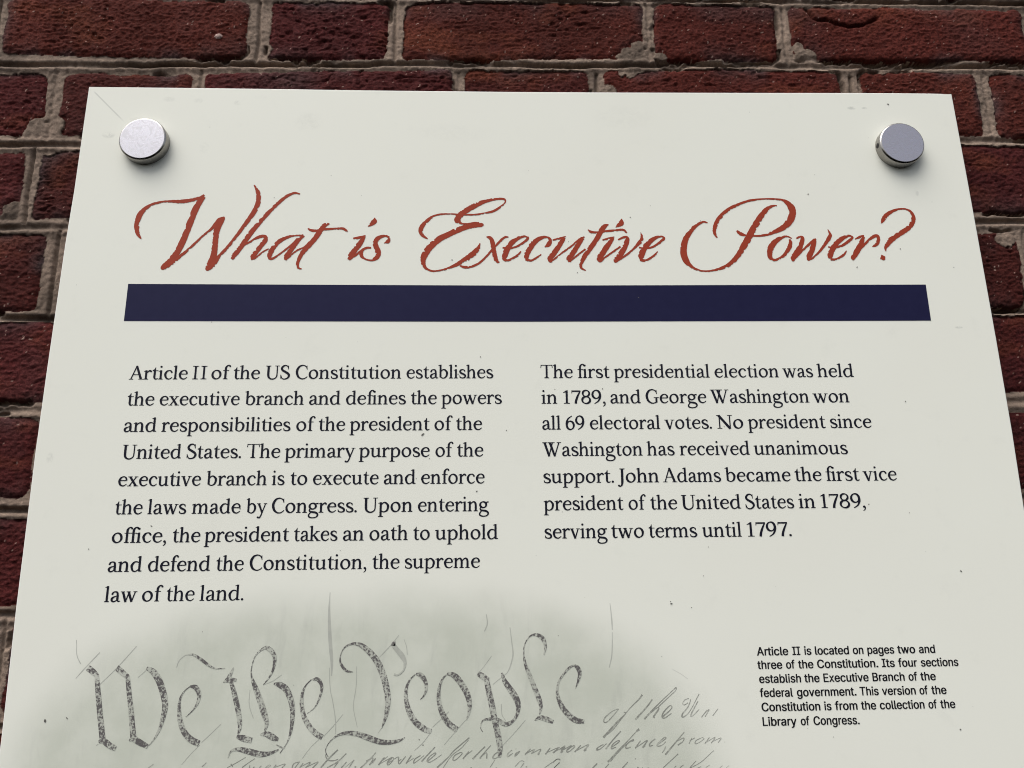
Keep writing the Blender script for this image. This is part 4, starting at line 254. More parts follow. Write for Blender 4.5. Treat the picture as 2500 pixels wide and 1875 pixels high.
M_BOARD, t, bs = mat('cream_sign_face'); b = NB(t); c, P, mask, X, Z = board_colour(b)
t.links.new(c, bs.inputs['Base Color']); bs.inputs['Roughness'].default_value = 0.42; bs.inputs['Specular IOR Level'].default_value = 0.16
t.links.new(b.bump(b.noise(P, 900, 2), 0.06, 0.0004), bs.inputs['Normal'])

M_EDGE, t, bs = mat('white_plastic_core'); bs.inputs['Base Color'].default_value = (0.86, 0.85, 0.82, 1); bs.inputs['Roughness'].default_value = 0.5

def ink(name, rgb, var=0.12, rough=0.42):
    m, t, bs = mat(name); b = NB(t); P = b.pos()
    n = b.noise(P, 120, 4, 0.6)
    d = tuple(v*(1+var) + 0.004 for v in rgb) + (1,)
    t.links.new(b.mix(n, tuple(v*(1-var) for v in rgb) + (1,), d), bs.inputs['Base Color'])
    bs.inputs['Roughness'].default_value = rough; bs.inputs['Specular IOR Level'].default_value = 0.12
    return m
M_RED = ink('brick_red_print', (0.285, 0.039, 0.0165), 0.14)
M_NAVY = ink('navy_print', (0.0072, 0.0070, 0.037), 0.10)
M_TEXT = ink('blue_black_print', (0.0065, 0.0070, 0.0150))
M_CAPT = ink('black_print', (0.0070, 0.0065, 0.0090))

def worn_ink(name, dark, lo, hi, scale, fade_r=None, alpha=1.0, edge=0.6):
    """old quill ink as the print shows it: speckled, rubbed away in places, paler to the right"""
    m, t, bs = mat(name); b = NB(t); c, P, mask, X, Z = board_colour(b)
    n = b.noise(P, scale, 3, 0.65); big = b.noise(P, scale*0.16, 2, 0.5)
    k = b.ramp(b.math('ADD', b.math('MULTIPLY', n, 0.72), b.math('MULTIPLY', big, 0.42)), lo, hi, 1.0, edge*0.18)
    k = b.math('MULTIPLY', k, alpha)
    if fade_r: k = b.math('MULTIPLY', k, b.ramp(X, fade_r[0], fade_r[1], 1.0, 0.10))
    t.links.new(b.mix(k, c, dark + (1,)), bs.inputs['Base Color']); bs.inputs['Roughness'].default_value = 0.45
    bs.inputs['Specular IOR Level'].default_value = 0.16
    return m
M_QUILL = worn_ink('speckled_quill_ink', (0.105, 0.097, 0.096), 0.51, 0.65, 620, None, 0.98, 1.4)
M_HAIR = worn_ink('pale_hairline_ink', (0.26, 0.265, 0.24), 0.40, 0.80, 200, None, 0.62, 3.0)
M_SCRIPT = worn_ink('faded_script_ink', (0.10, 0.098, 0.09), 0.52, 0.74, 420, (105, 185), 0.70, 2.4)
M_CREASE = worn_ink('grey_crease_print', (0.24, 0.24, 0.225), 0.3, 0.9, 150, None, 0.6, 3.0)

M_SPECK, t, bs = mat('dark_dirt'); bs.inputs['Base Color'].default_value = (0.10, 0.095, 0.085, 1); bs.inputs['Roughness'].default_value = 0.8

def metal(name, base, rough, blot):
    m, t, bs = mat(name); b = NB(t); P = b.pos()
    n = b.noise(P, 130, 4, 0.6, 2.5)
    bs.inputs['Metallic'].default_value = 1.0
    k = b.ramp(n, 0.42, 0.62)
    t.links.new(b.mix(b.math('MULTIPLY', k, blot), base + (1,), tuple(v*0.55 for v in base) + (1,)), bs.inputs['Base Color'])
    t.links.new(b.math('ADD', b.math('MULTIPLY', k, 0.10), rough), bs.inputs['Roughness'])
    return m
M_FACE_L = metal('smudged_satin_steel', (0.43, 0.418, 0.437), 0.26, 0.55)
M_FACE_R = metal('clean_satin_steel', (0.45, 0.425, 0.45), 0.24, 0.14)
M_RIM = metal('polished_steel', (0.33, 0.315, 0.295), 0.20, 0.15)  # darker base than the faces: shade mirrored in the sides, put into the colour
M_HOLE, t, bs = mat('dark_hole'); bs.inputs['Base Color'].default_value = (0.01, 0.01, 0.01, 1); bs.inputs['Roughness'].default_value = 0.9

def wall_mat(name, bump_scale, bump_h, rough, extra):
    m, t, bs = mat(name); b = NB(t); P = b.pos()
    a = t.nodes.new('ShaderNodeVertexColor'); a.layer_name = 'tone'
    n = b.noise(P, bump_scale, 4, 0.7); n2 = b.noise(P, bump_scale*3.1, 2, 0.6)
    v = b.math('ADD', b.math('MULTIPLY', n, 0.65), b.math('MULTIPLY', n2, 0.35))
    h = t.nodes.new('ShaderNodeHueSaturation'); t.links.new(a.outputs[0], h.inputs['Color'])
    t.links.new(b.ramp(v, 0.30, 0.70, 1.0-extra, 1.0+extra), h.inputs['Value'])  # dips of the bump darker, peaks lighter: relief shade put into the colour
    t.links.new(h.outputs[0], bs.inputs['Base Color'])
    bs.inputs['Roughness'].default_value = rough; bs.inputs['Specular IOR Level'].default_value = 0.10
    t.links.new(b.bump(v, 0.9, bump_h), bs.inputs['Normal'])
    return m
M_BRICK = wall_mat('rough_red_brick', 560, 0.0030, 0.88, 0.52)
M_MORTAR = wall_mat('sandy_lime_mortar', 800, 0.0012, 0.92, 0.25)

# ------------------------------------------------------------------ brick wall
WY = 0.022                      # brick face stands 22 mm behind the sign's face
wall = empty('brick_wall', (0, WY, 0), 'dark red brick wall with grooved sandy mortar joints behind the cream sign', 'wall'); wall['kind'] = 'thing'

def vnoise(x, z, s, seed):
    g = np.random.RandomState(seed).rand(257, 257)
    u = x/s + 1000.37; v = z/s + 1000.71; i = np.floor(u).astype(int); j = np.floor(v).astype(int)
    a = u - i; c = v - j; a = a*a*a*(a*(a*6-15)+10); c = c*c*c*(c*(c*6-15)+10)
    i0 = i % 256; j0 = j % 256; i1 = (i+1) % 256; j1 = (j+1) % 256
    return ((g[i0, j0]*(1-a) + g[i1, j0]*a)*(1-c) + (g[i0, j1]*(1-a) + g[i1, j1]*a)*c)*2 - 1

def fbm(x, z, s, seed, o=3, g=0.5):
    r = 0; k = 1; n = 0
    for q in range(o):
        r = r + k*vnoise(x, z, s/2**q, seed+q*17); n += k; k *= g
    return r/n

ROWS = [  # bottom-left, top-left, bottom-right, top-right (mm below the sign's top), joints' centres
    (118, 174, 118, 174, [-640, -420, -300, -80, 40, 260, 380, 600, 720]),
    (48, 103, 50, 103, [-800, -580, -459, -234, -114, 110, 233, 459, 580, 800]),
    (-29, 28, -25, 37, [-740, -522, -402, -280, -58, 62, 287, 406, 626, 746]),
    (-105, -48, -97, -36, [-752, -632, -411, -195, -75, 145, 265, 485, 605, 800]),
    (-185, -122, -182, -117, [-721, -601, -381, -262, -45, 75, 295, 417, 640, 760]),
    (-258, -197, -254, -191, [-680, -460, -240, -120, 100, 220, 440, 560, 780]),
    (-331, -272, -330, -271, [-710, -590, -370, -250, -30, 90, 310, 430, 650, 770]),
    (-407, -350, -405, -348, [-770, -650, -430, -210, -90, 130, 250, 470, 590, 800]),
    (-482, -422, -480, -420, [-720, -500, -380, -160, -40, 180, 300, 520, 640, 760]),
    (-558, -498, -556, -496, [-770, -650, -430, -310, -90, 30, 250, 370, 590, 800]),
    (-634, -574, -632, -572, [-720, -500, -380, -160, -40, 180, 300, 520, 640, 760])]
# mortar smeared over brick corners (x, z, radius)
# the courses around and beyond the picture: the same bond carried on to the wall's ends
COURSES = []; BRICKS = []; count = 0
for ri, (b0, t0, b1, t1, J) in enumerate(ROWS):
    for a, c in zip(J[:-1], J[1:]):
        count += 1; BRICKS.append((ri, a, c, count))
    COURSES.append((b0, t0, b1, t1, ri, list(J)))
for k in range(6): COURSES.append((193+75*k, 249+75*k, 193+75*k, 249+75*k, 11+k, [-60+(120 if k % 2 else 0)]))
for k in range(8): COURSES.append((-710-75*k, -650-75*k, -708-75*k, -648-75*k, 17+k, [-30+(170 if k % 2 else 0)]))
count = 199
for b0, t0, b1, t1, ri, J in COURSES:
    long = True
    while J[-1] < 1350:
        J.append(J[-1] + (220 if long else 120)); count += 1; BRICKS.append((ri, J[-2], J[-1], count)); long = not long
    long = False
    while J[0] > -1350:
        J.insert(0, J[0] - (220 if long else 120)); count += 1; BRICKS.append((ri, J[0], J[1], count)); long = not long
COURSES.sort(key=lambda q: -q[0])
WIDE = {(4, -381), (2, 287), (1, -234)}
SMEARS = [(-408, -33, 17), (-399, -20, 9), (94, 45, 13), (101, 58, 7), (247, 49, 10), (243, 60, 6), (-228, 53, 6), (-418, -104, 12),
          (-118, 48, 6), (119, 50, 5), (284, 17, 6), (301, 8, 7), (403, -120, 9), (-60, 6, 5), (72, 14, 6)]
rw = np.random.RandomState(5)

def wall_fields(x, z):
    """height (mm, towards the viewer), brick weight and colour at wall points (mm)"""
    wx = x + 1.6*fbm(x, z, 16, 11) + 0.8*fbm(x, z, 4.5, 12, 2); wz = z + 1.7*fbm(x, z, 20, 21) + 0.9*fbm(x, z, 4.0, 22, 2)
    sd = np.full(x.shape, -50.0); below = np.zeros(x.shape, bool); bid = np.zeros(x.shape, int); n = 0
    wav = 1.6*vnoise(x, x*0, 130, 3)
    for b0, t0, b1, t1, ri, J in COURSES:
        f = (wx + 400)/800
        zb = b0 + (b1-b0)*f + wav; ztp = t0 + (t1-t0)*f + 1.8*vnoise(x, x*0 + ri*50, 90, 4)
        if ri == 2: ztp = ztp + 5*np.exp(-((x+90)/120)**2) + 3*np.exp(-((x-160)/60)**2) - 1.5
        near = (z > min(b0, b1)-14) & (z < max(t0, t1)+14)
        if not near.any(): continue
        for rj, a, c, n in BRICKS:
            if rj != ri: continue
            rr = np.random.RandomState(100+n)
            ga = 11.5 if (ri, a) in WIDE else 7.6; gc = 11.5 if (ri, c) in WIDE else 7.6
            x0 = a + ga + rr.uniform(-1.2, 1.5); x1 = c - gc - rr.uniform(-1.2, 1.5); sl = rr.uniform(-0.05, 0.05)
            m = near & (x > x0-20) & (x < x1+20)
            if not m.any(): continue
            q = wz[m]; h2 = (ztp[m]-zb[m])/2; zc = (ztp[m]+zb[m])/2; cx = (x0+x1)/2 + sl*(q-zc)
            rad = rr.uniform(2, 7)
            dx = np.abs(wx[m]-cx) - (x1-x0)/2 + rad; dz = np.abs(q-zc) - h2 + rad
            s = -(np.minimum(np.maximum(dx, dz), 0) + np.hypot(np.maximum(dx, 0), np.maximum(dz, 0)) - rad)
            k = s > sd[m]; t = sd[m]; t[k] = s[k]; sd[m] = t; t = bid[m]; t[k] = n; bid[m] = t; t = below[m]; t[k] = (q < zc - h2*0.6)[k]; below[m] = t
    smear = np.full(x.shape, 50.0)
    for cx, cz, r in SMEARS:
        smear = np.minimum(smear, np.hypot(wx-cx, (wz-cz)*0.9) - r + 2.2*fbm(x, z, 5, 31) + 3.5*fbm(x, z, 13, 32))
    sd = sd + 1.6; raw = sd.copy(); sd = np.minimum(sd, np.where(raw > 0, smear, 50))
    # ---- bricks
    off = np.random.RandomState(7).uniform(-1.3, 1.0, 1200)[bid]; kind = np.random.RandomState(8).rand(1200)[bid]; kind2 = np.random.RandomState(9).rand(1200)[bid]
    ins = np.clip(sd/6.0, 0, 1)
    face = 0.9*fbm(x, z, 55, 41) + 0.55*fbm(x, z, 13, 42, 3) + (0.32+0.35*kind2)*(np.abs(fbm(x*0.7, z*1.6, 4.2, 43, 2))*2-0.6) + 0.52*vnoise(x*0.85, z*1.3, 1.9, 44)
    pit = np.clip((vnoise(x, z*1.7, 7, 45) - 0.58)/0.2, 0, 1)*np.clip(fbm(x, z, 60, 46)*3-0.1, 0, 1)
    lay = np.clip((np.abs(fbm(x*0.35, z*1.3, 10, 47, 2)) - 0.02)/0.05, 0, 1)
    hb = off + face - 2.0*(1-ins)**2 - 1.4*pit - 1.5*(1-lay)*np.clip(kind*2-0.9, 0, 1)*np.clip(fbm(x, z, 40, 49)*3+0.4, 0, 1)
    # the curved crack in the upper right brick, and a notch or two
    CR = CRACK
    dc = np.full(x.shape, 99.0)
    for (ax, az), (bx, bz) in zip(CR[:-1], CR[1:]):
        vx, vz = bx-ax, bz-az; u = np.clip(((x-ax)*vx + (z-az)*vz)/(vx*vx+vz*vz), 0, 1)
        dc = np.minimum(dc, np.hypot(x-ax-u*vx, z-az-u*vz))
    hb -= 4.5*np.exp(-(dc/(1.3+0.5*vnoise(x, z, 5, 48)))**2) * (dc < 6)
    px, pz, pr = PEBBLE
    dp = np.hypot((x-px)/1.25, z-pz)/pr; peb = dp < 1
    hb = np.where(peb, hb*0.3 + 2.0*np.sqrt(np.maximum(1-dp**2, 0)), hb)
    # ---- mortar: struck joints with a groove along the middle
    hm = np.full(x.shape, -1.7); groove = np.zeros(x.shape); tt = np.full(x.shape, 99.0)
    wob = 1.3*vnoise(x, x*0, 45, 51) + 0.7*vnoise(x, x*0, 17, 52)
    for (b0, t0, b1, t1, ri, J), (b0n, t0n, b1n, t1n, rn, Jn) in zip(COURSES[:-1], COURSES[1:]):
        f = (x+400)/800
        zc = ((b0 + (b1-b0)*f) + (t0n + (t1n-t0n)*f))/2 + wav*0.6 + wob - 0.5
        if t0n == 28: zc = zc + 2.2*np.exp(-((x+90)/120)**2) + 1.5*np.exp(-((x-160)/60)**2)
        tt = np.minimum(tt, np.abs(z-zc)); d = z-zc
        dep = np.clip(0.62 + 0.6*vnoise(x, x*0+b0, 70, 53), 0.12, 1.1)
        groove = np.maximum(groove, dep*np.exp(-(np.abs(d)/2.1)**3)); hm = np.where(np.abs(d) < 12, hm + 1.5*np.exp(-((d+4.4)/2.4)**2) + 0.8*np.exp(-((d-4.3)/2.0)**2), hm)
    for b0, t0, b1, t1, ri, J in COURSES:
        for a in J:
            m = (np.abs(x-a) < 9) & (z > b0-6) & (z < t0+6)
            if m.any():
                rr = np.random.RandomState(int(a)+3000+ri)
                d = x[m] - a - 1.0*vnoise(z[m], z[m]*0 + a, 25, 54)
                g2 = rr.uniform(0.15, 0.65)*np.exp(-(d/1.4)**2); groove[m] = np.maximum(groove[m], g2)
    hm = hm - 6.0*groove + 0.55*fbm(x, z, 9, 55) + 0.45*fbm(x, z, 2.6, 56, 2) + 0.25*vnoise(x, z, 1.8, 57)
    # ragged cracks where mortar has shrunk from the brick
    pr_ = fbm(x, z, 38, 61); pr_ = np.where(below, pr_ + 0.06, pr_ - 0.28); cr = np.exp(-((raw+1.5)/(1.5+0.9*vnoise(x, z, 6, 62)))**4)*np.clip(pr_*4, 0, 1)
    hm = hm - 8.0*cr; hb = hb - 3.5*np.exp(-(raw/0.9)**2)*np.clip(pr_*4, 0, 1)*(raw < smear)
    w = sd > 0
    sm_h = off - 0.2 + 0.6*fbm(x, z, 6, 63, 3) + 0.5*vnoise(x, z, 1.9, 64)
    hm = np.where((raw > 0) & (~w), np.maximum(sm_h*np.clip(raw/4, 0, 1) + hm*(1-np.clip(raw/4, 0, 1)), hm), hm)
    h = np.where(w, hb, hm)
    # ---- colours (brick and mortar tones; mortar darker along the groove)
    pal = np.array(PAL)
    i0 = np.random.RandomState(12).randint(0, len(pal), 1200)[bid]; cb = pal[i0]
    mixn = np.clip(0.5 + 0.9*fbm(x, z, 70, 71), 0, 1)[..., None]; cb = cb*(0.80 + 0.40*mixn)
    iron = np.clip(fbm(x, z*1.6, 45, 72)*2.2 - 0.40, 0, 1)[..., None]*0.35
    cb = cb*(1-iron) + np.array((0.185, 0.050, 0.022))*iron
    soot = np.exp(-np.maximum(sd, 0)/7.0)*np.clip(0.15 + 1.6*fbm(x, z, 30, 73), 0, 1)*0.8
    flash = np.clip(fbm(x, z, 90, 74)*2.4 - 0.65, 0, 1)*0.40
    s_ = np.clip(np.maximum(soot, flash), 0, 0.8)[..., None]; cb = cb*(1-s_) + np.array((0.058, 0.046, 0.046))*s_
    sp = vnoise(x, z, 1.7, 75)*0.6 + vnoise(x, z, 1.1, 76)*0.5 > 0.84
    cb = np.where(sp[..., None], np.array((0.34, 0.22, 0.18)), cb)
    cb = np.where(peb[..., None], np.array((0.50, 0.36, 0.32))*(0.8+0.4*vnoise(x, z, 1.5, 77)[..., None]), cb)
    cm = np.array(MORT)*(1 + 0.22*fbm(x, z, 30, 81) + 0.20*fbm(x, z, 4, 82) + 0.16*vnoise(x, z, 1.8, 84))[..., None]
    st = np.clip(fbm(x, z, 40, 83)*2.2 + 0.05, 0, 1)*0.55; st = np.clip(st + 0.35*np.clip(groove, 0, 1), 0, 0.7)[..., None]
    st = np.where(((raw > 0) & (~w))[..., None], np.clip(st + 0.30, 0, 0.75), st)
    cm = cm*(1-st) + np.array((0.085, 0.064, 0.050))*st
    return h, w, np.where(w[..., None], cb, cm)

def axis(parts):
    out = []
    for a, c, s in parts:
        k = max(1, int(round((c-a)/s))); out += list(np.linspace(a, c, k, endpoint=False))
    out.append(parts[-1][1]); return np.array(out)
FINE = 0.85
gx = axis([(-1300, -500, 5.0), (-500, 500, FINE), (500, 1300, 5.0)])
gz = axis([(-1150, -530, 5.0), (-530, 125, FINE), (125, 600, 5.0)])
XX, ZZ = np.meshgrid(gx, gz, indexing='ij'); shp = XX.shape
Hh, Ww, Cc = wall_fields(XX.ravel(), ZZ.ravel())
nx, nz = shp; idx = np.arange(nx*nz).reshape(nx, nz)
co = np.stack([XX.ravel()/1000, -Hh/1000, ZT + ZZ.ravel()/1000], 1)
co[:, 1] += 0.0
qa = np.stack([idx[:-1, :-1], idx[1:, :-1], idx[1:, 1:], idx[:-1, 1:]], -1).reshape(-1, 4)
cxm = (gx[:-1]+gx[1:])/2; czm = (gz[:-1]+gz[1:])/2
QX, QZ = np.meshgrid(cxm, czm, indexing='ij')
hid = ((np.abs(QX) < 290) & (QZ < -75)).ravel()         # far behind the sign nothing of the wall can be seen
wq = Ww[qa].sum(1) >= 2

def wall_part(name, sel, m, label):
    q = qa[sel]; used = np.unique(q); remap = np.full(nx*nz, -1); remap[used] = np.arange(len(used)); q = remap[q]
    me = bpy.data.meshes.new(name); me.vertices.add(len(used)); me.vertices.foreach_set('co', (co[used] + np.array((0, WY, 0))).astype(np.float32).ravel())
    me.loops.add(q.size); me.loops.foreach_set('vertex_index', q.ravel().astype(np.int32))
    me.polygons.add(len(q)); me.polygons.foreach_set('loop_start', (np.arange(len(q))*4).astype(np.int32))
    try: me.polygons.foreach_set('loop_total', np.full(len(q), 4, np.int32))
    except Exception: pass
    me.polygons.foreach_set('use_smooth', np.ones(len(q), bool))
    me.update(calc_edges=True)
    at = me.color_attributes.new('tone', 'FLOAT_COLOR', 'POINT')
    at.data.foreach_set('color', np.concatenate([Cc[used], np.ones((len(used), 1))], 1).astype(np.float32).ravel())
    return link_mesh(name, me, m, wall, label)
wall_part('brickwork', wq & ~hid, M_BRICK, None)
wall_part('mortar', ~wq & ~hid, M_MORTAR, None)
# the solid of the wall behind its face
me = bpy.data.meshes.new('wall_core')
x0, x1, z0, z1, ya, yb = -1.30, 1.30, ZT-1.15, ZT+0.60, WY+0.014, WY+0.114
me.from_pydata([(x0, ya, z0), (x1, ya, z0), (x1, ya, z1), (x0, ya, z1), (x0, yb, z0), (x1, yb, z0), (x1, yb, z1), (x0, yb, z1)], [],
               [(0, 1, 2, 3), (5, 4, 7, 6), (3, 2, 6, 7), (4, 5, 1, 0), (0, 3, 7, 4), (1, 5, 6, 2)])
at = me.color_attributes.new('tone', 'FLOAT_COLOR', 'POINT'); at.data.foreach_set('color', [0.20, 0.16, 0.13, 1]*8)
link_mesh('wall_core', me, M_MORTAR, wall)

# ------------------------------------------------------------------ the sign
sign = empty('information_sign', (0, 0, ZT-0.86), 'cream information sign titled What is Executive Power held to the brick wall by steel caps', 'sign')

LEFT = [(-360.0, 0.3), (-360.4, -93), (-361.6, -139.6), (-361.9, -195), (-362.2, -240), (-362.2, -302.9), (-361.6, -340), (-360.6, -410), (-358.8, -477), (-357.0, -560), (-356, -700), (-356, -860)]
RIGHT = [(360.1, -0.3), (360.8, -45.9), (361.4, -90), (362.0, -150), (362.6, -220), (362.7, -290), (361.8, -345), (360, -440), (358.5, -560), (358, -700), (358, -860)]
TOP = [(-297.6, 0.1), (-220.6, -0.2), (-135.6, -0.9), (-17.9, -1.3), (68.7, -1.1), (188.8, -0.4), (278.1, 0.3), (340, 0.3), (352, 0.1)]
outline = LEFT[::-1] + TOP + RIGHT                     # clockwise from bottom left
def board():
    n = len(outline); cx = 0; V = []
    A = np.array(outline)
    # inward direction for the small chamfer
    T = np.roll(A, -1, 0) - np.roll(A, 1, 0); T /= np.linalg.norm(T, axis=1)[:, None]
    Nn = np.stack([T[:, 1], -T[:, 0]], 1); F_ = A + Nn*0.7
    for ring, y in ((F_, 0.0), (A, 0.0007), (A, 0.004)):
        V += [(p[0]/1000, y, ZT + p[1]/1000) for p in ring]
    fs = [list(range(n))[::-1]]
    for k in range(2):
        for i in range(n):
            j = (i+1) % n; fs.append([k*n+i, k*n+j, (k+1)*n+j, (k+1)*n+i])
    fs.append([2*n+i for i in range(n)])
    me = bpy.data.meshes.new('sign_panel'); me.from_pydata(V, [], fs); me.update()
    me.materials.append(M_BOARD)
    me.materials.append(M_EDGE)
    for p in me.polygons: p.material_index = 0 if p.index == 0 else 1
    return link_mesh('sign_panel', me, None, sign)
board()
Y1, Y2, Y3 = -0.00008, -0.00016, -0.00024             # printed layers stand just proud of the face

# --- navy bar
fl = Flat(); fl.add(np.array([(-309.6, -201.8), (-15.4, -202.8), (312.6, -202.4), (312.7, -172.4), (-15.1, -173.3), (-309.6, -171.9)]), [[0, 1, 4, 5], [1, 2, 3, 4]])
fl.build('header_bar', M_NAVY, sign, Y2)

# --- title, brush script with broken edges
rng = np.random.RandomState(4); fl = Flat(); polys = []
for st in TITLE:
    polys += stroke_quads(st, 6, 0.62, rng)
    for (x, z, w) in (st[0], st[-1]):
        if w > 3.4: polys.append(disc_poly(x, z, w*0.40, 9))
V, T = union(polys); fl.add(V, T); fl.build('title_lettering', M_RED, sign, Y2)

# --- old-style serif alphabet: strokes (x, y, width), polygons and dots; x-height 100
def S(*p): return ('s', p)
def Pg(*p): return ('p', p)
def Dt(x, y, r): return ('d', (x, y, r))
def rect(x0, y0, x1, y1): return Pg((x0, y0), (x1, y0), (x1, y1), (x0, y1))
def stem(x, y0, y1, w=19.5): return rect(x-w/2, y0, x+w/2, y1)
def foot(x, y=0, l=13, r=13, w=17):
    return Pg((x-w/2-l, y), (x+w/2+r, y), (x+w/2+r, y+6), (x+w/2+3, y+9), (x+w/2, y+18), (x-w/2, y+18), (x-w/2-3, y+9), (x-w/2-l, y+6))
def head(x, y, l=13, r=13, w=19):
    return Pg((x-w/2-l, y), (x-w/2-l, y-6), (x-w/2-3, y-9), (x-w/2, y-17), (x+w/2, y-17), (x+w/2+3, y-9), (x+w/2+r, y-6), (x+w/2+r, y))
def flag(x, y, w=17, l=14):
    return Pg((x+w/2, y+3), (x+w/2, y-28), (x-w/2, y-28), (x-w/2, y-12), (x-w/2-l, y-13), (x-w/2-l, y-7.5))
def ring(cx, cy, rx, ry, wt=18, wn=8.5, tilt=20, n=24):
    p = []
    for i in range(n+2):
        a = 2*math.pi*i/n; k = abs(math.cos(a-R(tilt)))**1.4
        p.append((cx+rx*math.cos(a), cy+ry*math.sin(a), wn+(wt-wn)*k))
    return ('r', p)
def arch(x0, x1): return S((x0+6, 70, 6), (x0+18, 87, 9), (x0+36, 95, 12), (x1-6, 86, 16), (x1, 64, 17), (x1, 30, 17), (x1, 4, 17))
